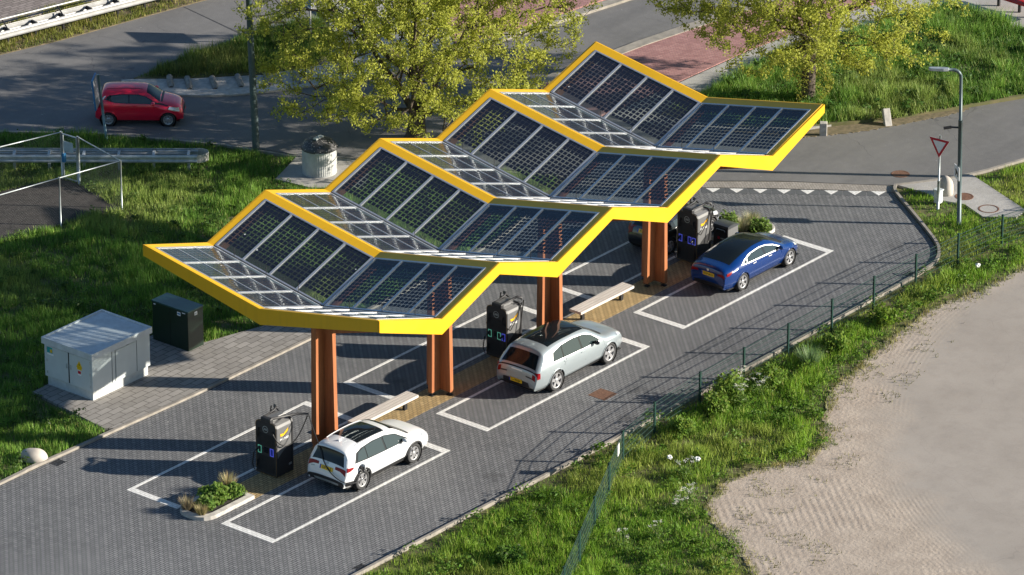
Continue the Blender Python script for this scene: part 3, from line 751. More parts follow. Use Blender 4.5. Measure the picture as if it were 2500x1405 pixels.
# ------------------------------------------------------------------ chargers
def catenary(p, q, sag, n=14):
    p, q = Vector(p), Vector(q)
    return [p.lerp(q, i / n) - Vector((0, 0, sag * 4 * (i / n) * (1 - i / n))) for i in range(n + 1)]
def charger(x, y, label, swung, cols):
    """footprint .86 (x) by .92 (y); display face looks to -x, logo side to -y"""
    t = thing("ev_charger", label, "charger", (x, y, 0), 0, "chargers along the island")
    D, Wd, Hh = .86, .92, 1.98
    # core with rounded shoulders running along x
    prof = [(0.02, .06), (Wd - .02, .06), (Wd - .02, Hh - .16), (Wd - .05, Hh - .06), (Wd - .15, Hh), (.15, Hh), (.05, Hh - .06), (.02, Hh - .16)]
    def ext(pr, x0, x1):
        mb = MB(); n = len(pr)
        mb.add([(x0, a, b) for a, b in pr] + [(x1, a, b) for a, b in pr], [tuple(range(n)), tuple(range(n, 2 * n))[::-1]] + [(i, n + i, n + (i + 1) % n, (i + 1) % n) for i in range(n)])
        return mb
    ext(prof, .06, D - .06).build("housing", M['charger_grey'], t)
    # dark lower skirt with its sweeping upper edge on both sides
    for yy, s_ in ((.0165, -1), (Wd - .0165, 1)):
        sk = MB()
        xs = [.06 + (D - .12) * i / 10 for i in range(11)]
        top = [.70 + .34 * (1 - math.cos(PI * .5 * i / 10)) if False else .70 + .36 * math.sin(PI * .5 * i / 10) for i in range(11)]
        v = [(a, yy, .055) for a in xs] + [(a, yy, b) for a, b in zip(xs, top)]
        sk.add(v, [(i, i + 1, 12 + i, 11 + i) if s_ < 0 else (i + 1, i, 11 + i, 12 + i) for i in range(10)])
        sk.build("skirt", M['black_matt'], t)
    # front and rear faces: dark arched panels with bronze edging
    arch = [(0, .05), (Wd, .05), (Wd, Hh - .12), (Wd - .04, Hh - .02), (Wd - .14, Hh + .03), (.14, Hh + .03), (.04, Hh - .02), (0, Hh - .12)]
    for x0, x1, front in ((0, .06, True), (D - .06, D, False)):
        ext(arch, x0, x1).build("face_panel", M['black_matt'], t)
    ring = MB(); n = len(arch); cyy, czz = Wd / 2, Hh / 2
    inn = [(cyy + (a - cyy) * .965, czz + (b - czz) * .984) for a, b in arch]
    ring.add([(-.004, a, b) for a, b in arch] + [(-.004, a, b) for a, b in inn] , [(i, n + i, n + (i + 1) % n, (i + 1) % n) for i in range(n)])
    ring.build("edging", M['bronze'], t)
    lv = MB()
    for z in np.arange(.16, .74, .045): lv.box(-.012, -.001, .09, Wd - .09, z, z + .022)
    lv.build("louvre", M['steel'], t); lv = MB()
    for z in np.arange(1.12, 1.55, .045): lv.box(-.012, -.001, .09, Wd - .09, z, z + .022)
    lv.build("louvre", M['steel'], t)
    # plug bays with lit frames
    for (yc, cname) in cols:
        for (zc) in (.93,):
            mb = MB(); w_, h_ = .078, .14; o_ = .024
            for b in ((yc - w_, yc + w_, zc + h_ - o_, zc + h_), (yc - w_, yc + w_, zc - h_, zc - h_ + o_), (yc - w_, yc - w_ + o_, zc - h_ + o_, zc + h_ - o_), (yc + w_ - o_, yc + w_, zc - h_ + o_, zc + h_ - o_)):
                mb.box(-.016, -.002, b[0], b[1], b[2], b[3])
            mb.build("plug_bay_light", M['scr_green'] if cname == 'g' else M['scr_blue'], t)
            mb = MB(); mb.box(-.006, -.001, yc - w_ + o_, yc + w_ - o_, zc - h_ + o_, zc + h_ - o_); mb.build("plug_bay", M['plate_blue'] if cname == 'b' else M['steel'], t)
    mb = MB(); mb.box(-.014, -.001, .36, .56, .86, 1.06); mb.build("screen", M['black_gloss'], t)
    # ring with the power rating
    mb = MB(); m_ = frame_m((-.005, Wd * .52, 1.72), (0, -1, 0), (0, 0, 1))
    for a in range(28):
        a0, a1 = 2 * PI * a / 28, 2 * PI * (a + 1) / 28
        mb.add([m_ @ Vector((math.cos(q) * r, math.sin(q) * r, 0)) for q, r in ((a0, .125), (a1, .125), (a1, .108), (a0, .108))], [(0, 1, 2, 3)])
    mb.build("rating_ring", M['galv'], t)
    text_mesh("rating_text", "300", .11, M['galv'], t, m_)
    # logo on the sunlit side: two amber strokes meeting at an angle, and the name under it
    m_ = frame_m((.43, .012, 1.52), (1, 0, 0), (0, 0, 1))
    mb = MB()
    for poly in ([(-.20, .07), (-.03, .045), (-.065, -.035), (-.19, -.025)], [(-.025, .046), (.20, .19), (.185, .08), (-.055, -.036)]):
        mb.add([m_ @ Vector((a, b, .002)) for a, b in poly], [(3, 2, 1, 0)] if True else [])
    mb.build("logo", M['orange_logo'], t)
    m_.translation = (.43, .012, 1.37)
    text_mesh("name_text", "FASTNED", .105, M['white'], t, m_)
    mb = MB(); mb.box(.64, .78, .010, .0155, .30, .38); mb.build("small_label", M['galv'], t)
    # ridge with two cable arms on top
    rg = MB(); rg.box(.10, D - .08, Wd / 2 - .17, Wd / 2 + .17, Hh - .005, Hh + .13); rg.build("top_ridge", M['charger_grey'], t, bevel=.02)
    hd = MB(); hd.box(-.02, .15, Wd / 2 - .22, Wd / 2 + .22, Hh + .0, Hh + .17); hd.build("arm_hinge", M['black_matt'], t, bevel=.03)
    for s_, sw in ((-1, swung), (1, False)):
        base = Vector((.10, Wd / 2 + s_ * .16, Hh + .15))
        mb = MB()
        if sw:
            tip = Vector(swung)
            mid = base.lerp(tip, .72); mid.z = base.z + .03
            mb.tube([base, mid, tip], [.045, .045, .032], 8)
        else:
            tip = Vector((D + .05, Wd / 2 + s_ * .40, Hh + .20))
            mb.tube([base, Vector((D - .22, Wd / 2 + s_ * .20, Hh + .17)), Vector((D - .06, Wd / 2 + s_ * .24, Hh + .22)), tip, tip - Vector((0, 0, .07))], [.035, .035, .05, .05, .04], 7)
            mb.tube([Vector((D - .06, Wd / 2 + s_ * .10, Hh + .10)), Vector((D - .06, Wd / 2 + s_ * .26, Hh + .22))], .03, 6)
        mb.build("cable_arm", M['black_matt'], t, smooth=True)
        cb = MB(); root = Vector((-.03, Wd / 2 + s_ * .36, 1.50)); yo = -.10 if s_ < 0 else Wd + .10
        if sw:
            cb.tube([Vector((-.03, .16, 1.72)), Vector((-.08, .02, 1.60))] + catenary((-.02, -.06, 1.42), tip + Vector((-.05, 0, -.05)), .52), .021, 7)
        else:
            cb.tube([Vector((-.02, Wd / 2 + s_ * .30, 1.72)), Vector((-.07, Wd / 2 + s_ * .33, 1.45))] + catenary((-.02, yo, 1.18), (D - .02, Wd / 2 + s_ * .46, Hh + .05), .16)[2:], .021, 7)
            cb.tube(catenary((D + .02, Wd / 2 + s_ * .52, Hh + .16), (D * .62, yo, .78), .02), .021, 7)
            cb.tube([(-.05, Wd / 2 + s_ * .37, .95), (-.16, Wd / 2 + s_ * .42, .80), (-.18, Wd / 2 + s_ * .47, .40), (-.12, Wd / 2 + s_ * .44, .16), (-.06, Wd / 2 + s_ * .36, .30), (-.05, Wd / 2 + s_ * .34, .55)], .02, 7)
            cb.tube([(-.03, Wd / 2 + s_ * .31, 1.0), (-.16, Wd / 2 + s_ * .30, .93)], .04, 7)
        cb.build("cable", M['ink'], t, smooth=True)
    return t
W_LINE = 3.10
ch1 = charger(3.72, W_LINE, "dark charger nearest the camera with its cable arm swung out to the white car", (1.25, -.36, 2.10), [(.74, 'g'), (.20, 'b')])
charger(15.98, W_LINE, "dark charger beside the grey estate car with hanging black cables", False, [(.76, 'g'), (.34, 'g'), (.14, 'b')])
charger(27.05, W_LINE, "dark charger between the black hatchback and the blue saloon", False, [(.76, 'b'), (.34, 'b'), (.14, 'b')])

# ------------------------------------------------------------------ benches
def bench(x0, x1, label):
    t = thing("slatted_bench", label, "bench", ((x0 + x1) / 2, 3.33, 0), 0, "benches on the yellow island")
    h = (x1 - x0) / 2
    mb = MB()
    for i in range(4):
        y0 = -.27 + i * .1365; mb.box(-h, h, y0, y0 + .128, .40, .50)
    mb.build("seat", M['plank'], t, bevel=.006)
    for sx in (-h + .42, h - .42):
        mb = MB(); mb.box(sx - .07, sx + .07, -.05, .05, 0, .395); mb.box(sx - .10, sx + .10, -.24, .24, .385, .399); mb.build("leg", M['steel'], t)
bench(7.95, 11.1, "long pale slatted bench behind the white car")
bench(20.15, 23.25, "long pale slatted bench in front of the grey estate car")

# ------------------------------------------------------------------ plants
def blade_mesh(pts, name, mat_, parent=None):
    """pts: list of (V (n,3,3), C (n,3)) triangles"""
    V = np.concatenate([p[0] for p in pts]).astype(np.float32); C_ = np.concatenate([p[1] for p in pts]).astype(np.float32)
    n, kk = V.shape[0], V.shape[1]
    me = bpy.data.meshes.new(name)
    me.vertices.add(n * kk); me.vertices.foreach_set("co", V.reshape(-1))
    me.loops.add(n * kk); me.loops.foreach_set("vertex_index", np.arange(n * kk, dtype=np.int32))
    me.polygons.add(n); me.polygons.foreach_set("loop_start", np.arange(0, n * kk, kk, dtype=np.int32))
    try: me.polygons.foreach_set("loop_total", np.full(n, kk, np.int32))
    except Exception: pass
    at = me.color_attributes.new("Col", 'FLOAT_COLOR', 'POINT')
    cc = np.ones((n * kk, 4), np.float32); cc[:, :3] = np.repeat(C_, kk, axis=0); at.data.foreach_set("color", cc.reshape(-1))
    me.materials.append(mat_); me.update(calc_edges=True)
    o = bpy.data.objects.new(name, me); COL.objects.link(o)
    if parent is not None: o.parent = parent
    return o
def blades(x, y, z, h, w, col, lean=.45):
    n = len(x); a = RNG.random(n) * 2 * PI; b = RNG.random(n) * 2 * PI
    dx, dy = np.cos(a) * w / 2, np.sin(a) * w / 2
    l = RNG.random(n) ** .7 * lean * h
    V = np.zeros((n, 3, 3)); V[:, 0] = np.stack([x - dx, y - dy, z], -1); V[:, 1] = np.stack([x + dx, y + dy, z], -1)
    V[:, 2] = np.stack([x + np.cos(b) * l, y + np.sin(b) * l, z + h], -1)
    return V, col
def leaves(c, size, col, n_up=None, flat=.0):
    """quads of random orientation at centres c"""
    n = len(c)
    d = RNG.normal(size=(n, 3)); d /= np.linalg.norm(d, axis=1)[:, None]
    e = RNG.normal(size=(n, 3)); e -= (e * d).sum(1)[:, None] * d; e /= np.linalg.norm(e, axis=1)[:, None]
    if flat: d[:, 2] *= (1 - flat); e[:, 2] *= (1 - flat)
    s = np.asarray(size).reshape(-1, 1)
    V = np.stack([c - d * s, c + e * s * .55, c + d * s, c - e * s * .55], 1)
    return V, col
def jitter_col(base, n, amt=.25):
    return np.clip(np.asarray(base)[None, :] * (1 + (RNG.random((n, 1)) - .5) * 2 * amt) * (1 + (RNG.random((n, 3)) - .5) * .25), 0, 1)

def planter(x, y, flip, label):
    t = thing("planter_bed", label, "planter", (x, y, 0), PI if flip else 0, "rounded kerb planters at the island ends")
    # local: rounded end at -x, length 2.75, width 1.55
    def outline(w, l, r):
        o = [(l, -w), (l, w)]
        for i in range(9):
            a = PI / 2 + i * PI / 8
            cx_ = -l + r; o.append((cx_ + math.cos(a) * r, (w - r) * (1 if math.sin(a) > 1e-6 else (-1 if math.sin(a) < -1e-6 else 0)) + math.sin(a) * r))
        return o
    A_, B_ = outline(.72, 1.26, .60), outline(.51, 1.06, .44)
    mb = MB(); n = len(A_)
    mb.add([(a, b, -.05) for a, b in A_] + [(a * .99, b * .98, .13) for a, b in A_] + [(a, b, .15) for a, b in B_] + [(a, b, .05) for a, b in B_],
           [(i, (i + 1) % n, n + (i + 1) % n, n + i) for i in range(n)] + [(n + i, n + (i + 1) % n, 2 * n + (i + 1) % n, 2 * n + i) for i in range(n)] + [(2 * n + i, 2 * n + (i + 1) % n, 3 * n + (i + 1) % n, 3 * n + i) for i in range(n)])
    mb.build("kerb_ring", M['concrete'], t)
    mb = MB(); mb.prism([(a, b) for a, b in B_], .03, .09); mb.build("bed_soil", M['bare'], t)
    return t
planter(.88, 3.40, False, "rounded kerb planter at the near end of the island beside the white car")
planter(30.55, 3.45, True, "rounded kerb planter at the far end of the island beside the litter bin")
def shrub(name, x, y, r, h, n, base, label, cat, group, grassy=False, z0=.08):
    t = thing(name, label, cat, (x, y, z0), 0, group)
    if grassy:
        m_ = int(n); a = RNG.random(m_) * 2 * PI; rr_ = RNG.random(m_) ** .6 * r
        hh = h * (.55 + .5 * RNG.random(m_))
        bx, by = np.cos(a) * rr_ * .3, np.sin(a) * rr_ * .3
        V = np.zeros((m_, 3, 3)); w_ = .012
        V[:, 0] = np.stack([bx - w_ * np.sin(a), by + w_ * np.cos(a), np.zeros(m_)], -1); V[:, 1] = np.stack([bx + w_ * np.sin(a), by - w_ * np.cos(a), np.zeros(m_)], -1)
        V[:, 2] = np.stack([np.cos(a) * rr_ * 1.15, np.sin(a) * rr_ * 1.15, hh], -1)
        blade_mesh([(V, jitter_col(base, m_, .35))], "blades", M['grass'], t)
    else:
        c = RNG.normal(size=(n, 3)); c /= np.linalg.norm(c, axis=1)[:, None]; c *= (RNG.random((n, 1)) ** .4)
        lump = 1 + .25 * np.sin(c[:, :1] * 5 + x) * np.cos(c[:, 1:2] * 5)
        c = c * lump * np.array([r, r, h * .55]) + np.array([0, 0, h * .5]); c[:, 2] = np.maximum(c[:, 2], .02)
        blade_mesh([leaves(c, .045 + .05 * RNG.random(n), jitter_col(base, n, .4))], "foliage", M['leaf'], t)
        mb = MB()
        for i in range(7):
            a = i * 2.4; mb.tube([(0, 0, 0), (math.cos(a) * r * .5, math.sin(a) * r * .5, h * .6)], [.012, .006], 5)
        mb.build("stem", M['bark'], t)
G1 = "shrubs in the planters"; DRY = (.46, .40, .20); GRN = (.20, .31, .06)
shrub("ornamental_grass", 2.0, 3.75, .36, .62, 330, DRY, "tall straw coloured grass tuft at the charger end of the near planter", "plant", G1, True)
shrub("ornamental_grass", -.05, 3.75, .34, .50, 320, (.30, .25, .15), "straw coloured grass tuft at the rounded tip of the near planter", "plant", G1, True)
shrub("ornamental_grass", -.05, 3.10, .30, .40, 280, (.36, .30, .14), "low pale grass tuft on the kerb side of the near planter tip", "plant", G1, True)
shrub("green_shrub", 1.15, 3.5, .55, .50, 1500, GRN, "broad leaved green shrub in the middle of the near planter", "plant", G1)
shrub("green_shrub", 1.75, 3.25, .36, .42, 650, (.17, .27, .055), "small green shrub on the car side of the near planter", "plant", G1)
shrub("green_shrub", .55, 3.35, .38, .40, 650, (.21, .32, .07), "small green shrub beside the low grass tuft of the near planter", "plant", G1)
shrub("green_shrub", 29.85, 3.75, .40, .95, 800, (.17, .25, .06), "tallest green shrub of the far planter standing next to the litter bin", "plant", G1)
shrub("green_shrub", 30.9, 3.05, .48, .50, 900, (.15, .23, .05), "low green shrub over the kerb of the far planter", "plant", G1)
shrub("ornamental_grass", 30.5, 3.6, .45, .62, 520, (.38, .36, .20), "pale feathery grass in the middle of the far planter", "plant", G1, True)
shrub("ornamental_grass", 31.2, 3.7, .42, .58, 420, (.36, .35, .18), "pale feathery grass at the rounded tip of the far planter", "plant", G1, True)

# ------------------------------------------------------------------ cabinets, bins, stones
t = thing("transformer_cabinet", "large pale grey transformer cabinet with double doors on the tiled pavement", "cabinet", (4.2, 12.05, .06))
mb = MB(); mb.box(.1, 2.9, .09, 2.25, -.1, .36); mb.build("plinth", M['concrete'] if False else mat("pale plinth", (.50, .52, .51), .7, var=.12), t)
mb = MB(); mb.box(.03, 2.97, .03, 2.31, .355, 1.60); mb.build("body", M['cab_grey'], t, bevel=.01)
mb = MB(); mb.prism([(-.04, -.04), (3.04, -.04), (3.04, 2.38), (-.04, 2.38)], 1.60, 1.79)
mb.box(-.04, 3.04, -.04, .03, 1.79, 1.835); mb.box(-.04, 3.04, 2.31, 2.38, 1.79, 1.835); mb.box(-.04, .03, .03, 2.31, 1.79, 1.835); mb.box(2.97, 3.04, .03, 2.31, 1.79, 1.835)
mb.build("roof", mat("grey roof sheet", (.54, .56, .57), .5, var=.15, scale=3), t)
for y0, y1 in ((.10, 1.10), (1.16, 2.18)):
    mb = MB(); mb.box(.008, .029, y0, y1, .40, 1.56); d_ = mb.build("door", M['cab_grey'], t)
    hb = MB(); yy = 1.03 if y0 < 1 else 1.22
    hb.box(-.012, .007, yy - .02, yy + .02, .95, 1.12); hb.build("handle", M['galv'], d_)
    hb = MB()
    for z in (.55, 1.0, 1.45): hb.tube([(0, y0 + .01 if y0 < 1 else y1 - .01, z - .05), (0, y0 + .01 if y0 < 1 else y1 - .01, z + .05)], .015, 6)
    hb.build("hinge", M['galv'], d_)
mb = MB(); mb.box(.012, .03, 1.105, 1.155, .40, 1.56); mb.build("door_gap", M['ink'], t)
mb = MB(); mb.box(1.22, 2.25, .008, .029, .50, 1.54); mb.build("side_panel", M['cab_grey'], t)
mb = MB()
for xx in (1.02, 1.19, 2.28): mb.box(xx, xx + .02, .016, .03, .38, 1.58)
mb.build("seam", mat("grey seam", (.22, .24, .25), .6), t)
mb = MB(); mb.box(1.28, 1.42, .002, .007, 1.60, 1.66); mb.build("label_plate", M['orange_logo'], t)
mb = MB(); mb.box(1.74, 1.90, .0, .007, 1.56, 1.59); mb.build("slot", M['ink'], t)
def sticker(parent, o, ex, w, h, m, name="sticker", poly=None, d=.003):
    fm = frame_m(o, ex, (0, 0, 1))
    pl = poly or [(-w / 2, -h / 2), (w / 2, -h / 2), (w / 2, h / 2), (-w / 2, h / 2)]
    mb = MB(); mb.prism(pl, 0, d, fm); return mb.build(name, m, parent)
EX = (0, -1, 0)
sticker(t, (.007, 2.03, 1.41), EX, .26, .22, mat("teal sticker", (.02, .33, .33), .5), "company_sticker")
sticker(t, (.003, 1.96, 1.39), EX, .10, .12, M['plate'], "company_sticker")
sticker(t, (.007, 2.0, 1.26), EX, .30, .07, M['white'], "company_sticker")
w1 = sticker(t, (.007, .62, 1.16), EX, .2, .2, M['plate'], "warning_sign", [(-.15, -.02), (.15, -.02), (0, .24)])
sticker(t, (.007, .62, 1.10), EX, .22, .10, M['plate'], "warning_sign")
sticker(t, (.003, .62, 1.22), EX, .2, .2, M['ink'], "warning_symbol", [(-.02, -.04), (.03, .02), (.005, .02), (.02, .1), (-.03, .03), (-.005, .03)])
sticker(t, (.007, .62, .94), EX, .17, .20, M['white'], "warning_sign")
sticker(t, (.003, .62, .96), EX, .14, .11, M['sign_red'], "warning_symbol")

t = thing("green_cabinet", "plain dark green utility cabinet at the edge of the grass", "cabinet", (9.45, 12.35, .05))
mb = MB(); mb.box(0, .80, 0, 1.72, 0, 1.50); mb.build("body", M['cab_green'], t, bevel=.012)
mb = MB(); mb.box(-.015, .815, -.015, 1.735, 1.50, 1.545); mb.build("lid", mat("green lid", (.03, .075, .07), .28, var=.12), t)
mb = MB(); mb.box(-.006, .001, .86, .87, .05, 1.47); mb.build("door_gap", M['ink'], t)
sticker(t, (-.001, .43, 1.36), EX, .16, .14, M['white'], "label_plate"); sticker(t, (-.004, .43, 1.36), EX, .12, .06, M['sign_blue'], "label_plate")
sticker(t, (-.001, .20, 1.44), EX, .16, .03, M['white'], "label_plate"); sticker(t, (-.001, 1.6, 1.42), EX, .1, .03, M['white'], "label_plate")
sticker(t, (.42, -.001, 1.36), (1, 0, 0), .14, .13, M['white'], "label_plate"); sticker(t, (.42, -.004, 1.35), (1, 0, 0), .08, .07, M['galv'], "lock")

t = thing("litter_bin", "square dark litter bin with arched lid next to the far planter", "bin", (28.75, 2.95, 0))
mb = MB(); mb.box(0, .62, 0, .66, 0, .92); mb.build("body", M['charger_grey'], t, bevel=.012)
mb = MB(); mb.box(-.02, .001, .0, .66, .0, .93); mb.build("door", M['black_matt'], t)
mb = MB(); n = 8
pr = [(-.03, .92)] + [(-.03 + .69 * i / n, .95 + .10 * math.sin(PI * (.25 + .75 * i / n))) for i in range(n + 1)] + [(.66, .92)]
mb.add([(a, -.02, b) for a, b in pr] + [(a, .68, b) for a, b in pr], [tuple(range(len(pr))), tuple(range(len(pr), 2 * len(pr)))[::-1]] + [(i, len(pr) + i, len(pr) + (i + 1) % len(pr), (i + 1) % len(pr)) for i in range(len(pr))])
mb.build("lid", mat("bin lid", (.07, .075, .08), .3, .3), t)
mb = MB(); mb.box(-.024, -.02, .14, .54, .70, .82); mb.build("slot", M['ink'], t)
mb = MB(); mb.tube([(-.03, .12, .80), (-.035, .16, .85), (-.035, .50, .85), (-.03, .54, .80)], .012, 6); mb.build("handle", M['galv'], t)
sticker(t, (-.022, .42, .50), EX, .10, .10, M['sign_red'], "sticker"); sticker(t, (-.022, .22, .50), EX, .22, .05, M['galv'], "sticker")

t = thing("waste_container", "round ribbed pale container with a speckled dark dome lid", "waste container", (25.0, 19.75, .05))
mb = MB(); nseg = 96
v, f = [], []
for z in (0.0, .05, .06, 1.02):
    for k_ in range(nseg):
        a = 2 * PI * k_ / nseg; r = .66 + (.008 if (k_ % 2 and z > .055) else 0)
        v.append((r * math.cos(a), r * math.sin(a), z))
for i in range(3):
    for k_ in range(nseg): f.append((i * nseg + k_, i * nseg + (k_ + 1) % nseg, (i + 1) * nseg + (k_ + 1) % nseg, (i + 1) * nseg + k_))
mb.add(v, f); mb.build("body", mat("pale ribbed steel", (.43, .44, .43), .6, .2, var=.2, scale=2), t)
mb = MB(); mb.lathe([(.70, 1.0), (.71, 1.06), (.67, 1.12), (.58, 1.24), (.45, 1.33), (.30, 1.39), (.12, 1.41), (.001, 1.415)], 32); mb.build("dome_lid", M['bin_dome'], t, smooth=True)
mb = MB(); mb.box(-.26, .18, -.09, .09, 1.40, 1.455); mb.tube([(-.05, 0, 1.45), (-.05, 0, 1.52)], .03, 8); mb.box(-.72, -.66, -.17, .17, .98, 1.03, Matrix.Rotation(.75, 4, 'Z')); mb.build("lid_bracket", M['galv'], t)

def boulder(name, x, y, rx, ry, rz_, z, m, label, cat, seed, rotz=0, cutf=1.0):
    bm = bmesh.new(); bmesh.ops.create_icosphere(bm, subdivisions=4, radius=1)
    for v_ in bm.verts:
        c = v_.co; s = 1 + .06 * math.sin(c.x * 3.1 + seed) * math.cos(c.y * 2.7 + seed * 2) + .05 * math.sin(c.z * 4 + c.x * 2 + seed)
        v_.co = Vector((c.x * rx * s, c.y * ry * s, max(-.35, c.z) * rz_ * s))
    me = bpy.data.meshes.new(name); bm.to_mesh(me); bm.free()
    for p in me.polygons: p.use_smooth = True
    me.materials.append(m); o = bpy.data.objects.new(name, me); COL.objects.link(o); o.location = (x, y, z); o.rotation_euler = (0, 0, rotz)
    return tag(o, label, cat)
boulder("boulder", -.42, 10.45, .45, .30, .36, .14, M['boulder'], "smooth pale boulder on the grass beside the kerb at the left edge", "boulder", 1, rotz=-.75)
boulder("boulder", 38.42, -.14, .30, .30, .52, .22, M['boulder'], "tall egg shaped pale boulder behind the give way sign", "boulder", 4, rotz=.3)
def stone(x, y, h, w, rx_, rz_, label):
    m_ = Matrix.Translation((x, y, -.05)) @ Matrix.Rotation(rz_, 4, 'Z') @ Matrix.Rotation(rx_, 4, 'X')
    mb = MB(); mb.prism([(-w, -.11), (w, -.11), (w * .95, .11), (-w * .95, .11)], 0, h, m_)
    return tag(mb.build("concrete_block", M['concrete'], bevel=.02), label, "concrete block")
stone(40.35, 7.05, .62, .15, -.12, 2.2, "weathered upright concrete block at the verge near the yellow canopy corner")
stone(42.75, 5.65, .72, .15, .55, 2.5, "pale concrete block leaning over beside the bare soil patch")
t = thing("service_box", "small pale grey service box behind the give way sign", "service box", (37.55, -.38, .03))
mb = MB(); mb.box(-.11, .11, -.13, .13, 0, .50); mb.build("body", M['cab_grey'], t, bevel=.01)
mb = MB(); mb.box(-.14, .14, -.16, .16, .50, .55); mb.build("lid", M['cab_grey'], t, bevel=.01)

# ------------------------------------------------------------------ signs and lamps
t = thing("give_way_sign", "red bordered white triangle sign pointing down on a slim grey pole", "traffic sign", (37.1, -.68, 0))
mb = MB(); mb.tube([(0, 0, -.1), (0, 0, 1.15)], .052, 12); mb.tube([(0, 0, 1.15), (.0, .0, 3.0)], .036, 12); mb.build("pole", M['galv'], t, smooth=True)
face = Vector((-1, -.05, .0)).normalized(); side = Vector((-face.y, face.x, 0)) * -1
fm = frame_m(Vector((0, 0, 2.60)) + face * .045, (-side.x, -side.y, 0) if (Vector((0, 0, 1)).cross(face)).dot(-side) > 0 else side, (0, 0, 1))
def tri(r): return [(0, -r * .98), (r * .86, r * .5), (-r * .86, r * .5)]
mb = MB(); mb.prism(tri(.52), -.02, 0, fm); mb.build("plate", M['galv'], t)
mb = MB(); mb.prism(tri(.515), .001, .006, fm); mb.build("border", M['sign_red'], t)
mb = MB(); mb.prism(tri(.335), .007, .010, fm); mb.build("field", M['white'], t)

def lamp_tree(name, x, y, h, r, m, label, lean=(0, 0), arm=None, mast=True):
    t = thing(name, label, "street lamp", (x, y, 0))
    mb = MB(); lx, ly = lean
    if arm is None:
        mb.tube([(0, 0, -.1), (0, 0, .02), (lx * .5, ly * .5, h * .5), (lx, ly, h)], [r * 1.15, r * 1.1, r * .95, r * .7], 12)
        mb.build("pole", m, t, smooth=True)
    else:
        a = Vector(arm)
        mb.tube([(0, 0, -.1), (lx * .7, ly * .7, h * .68)], [r, r * .95], 12); mb.build("pole", m, t, smooth=True)
        b = Vector((lx, ly, h)); st = Vector((lx * .7, ly * .7, h * .68))
        mb = MB(); pa = [st, b - Vector((0, 0, .28))]
        for i in range(1, 6):
            an = PI / 2 * i / 5; pa.append(b - Vector((0, 0, .28)) + a.normalized() * (.28 * (1 - math.cos(an))) + Vector((0, 0, .28 * math.sin(an))))
        pa.append(b + a); mb.tube(pa, r * .72, 10); mb.build("mast_arm", m, t, smooth=True)
        d = a.normalized(); e = b + a
        mb = MB(); fmx = frame_m(e, d, Vector((0, 0, 1)).cross(d))
        mb.prism([(-.05, -.06), (.15, -.11), (.62, -.09), (.70, -.04), (.70, .04), (.62, .09), (.15, .11), (-.05, .06)], -.05, .07, fmx); mb.build("lamp_head", M['galv'], t, bevel=.02)
    return t
lp = lamp_tree("street_lamp", 36.31, -2.2, 6.25, .085, M['lamp_green'], "grey green lamp post with a bent arm and a small white plate", (-.10, .08), (-.28, .42, 0))
mb = MB(); mb.tube([(-.07, .06, 3.95), (-.30, .30, 3.98)], .035, 6); mb.box(-.12, -.02, -.02, .10, 3.85, 4.15); mb.tube([(-.3, .3, 3.98), (-.5, .5, 3.95)], .06, 7); mb.build("camera_bracket", M['steel'], lp)
fm = frame_m((-.02, .12, 2.15), (-.55, -.83, 0), (0, 0, 1))
fm = frame_m(Vector((0, 0, 2.13)) + Vector((-.83, .55, 0)) * .11 + Vector((.02, .07, 0)), (-.55, -.83, 0), (0, 0, 1))
mb = MB(); mb.prism([(-.26, -.26), (.26, -.26), (.26, .26), (-.26, .26)], -.01, .01, fm); pl = mb.build("notice_plate", M['white'], lp)
mb = MB()
for sg in (1,):
    mb.prism([(-.14, .10), (-.05, .13), (.02, .08), (.12, .02), (.15, -.06), (.12, -.15), (.08, -.15), (.08, -.06), (-.02, -.05), (-.06, -.15), (-.10, -.15), (-.10, .0)], .012, .014, fm)
mb.build("dog_symbol", M['ink'], pl)
lamp_tree("street_lamp", 25.15, 23.15, 9.0, .135, M['lamp_green'], "tall straight grey lamp post in front of the left tree", (-.22, .12))
lamp_tree("street_lamp", 43.4, -4.0, 8.5, .11, M['lamp_green'], "tall lamp post beyond the right edge that throws the long shadow on the road", (0, 0))

t = thing("information_sign", "narrow blue edged sign seen almost edge on, on a leaning pole by the red car", "traffic sign", (22.25, 28.35, 0))
mb = MB(); mb.tube([(0, 0, -.1), (-.16, .20, 2.75)], .055, 10); mb.build("pole", mat("blue grey pole", (.16, .25, .29), .5, .3), t, smooth=True)
ex = Vector((.82, .57, 0)); fm = frame_m(Vector((-.16, .22, 2.02)) + Vector((-.05, .10, 0)), ex, Vector((-.06, .07, 1)))
mb = MB(); mb.prism([(-.46, -.62), (.46, -.62), (.46, .62), (-.46, .62)], -.03, .03, fm); FM_SIGN = fm; mb.build("plate", M['sign_blue'], t)
mb = MB(); mb.prism([(-.42, -.58), (.42, -.58), (.42, .58), (-.42, .58)], -.036, -.031, fm); mb.prism([(-.42, -.58), (.42, -.58), (.42, .58), (-.42, .58)], .031, .036, fm); mb.build("plate_back", mat("sign back", (.34, .36, .38), .5, .3), t)
mb = MB(); mb.box(-.44, .44, -.32, -.28, -.06, -.037, fm); mb.box(-.44, .44, .28, .32, -.06, -.037, fm); mb.build("bracket", M['galv'], t)
t = thing("direction_sign", "pale sign panel on two thin poles mostly hidden in the left tree", "traffic sign", (35.25, 29.45, 0))
for s_ in (-.42, .42):
    mb = MB(); mb.tube([(.35 * s_, .94 * s_, -.1), (.35 * s_, .94 * s_, 2.45)], .04, 8); mb.build("pole", M['galv_pale'], t)
fm = frame_m((-.06, .02, 2.02), (-.35, -.94, 0), (0, 0, 1))
mb = MB(); mb.prism([(-.68, -.42), (.68, -.42), (.68, .42), (-.68, .42)], -.015, .015, fm); mb.build("plate", M['white'], t)
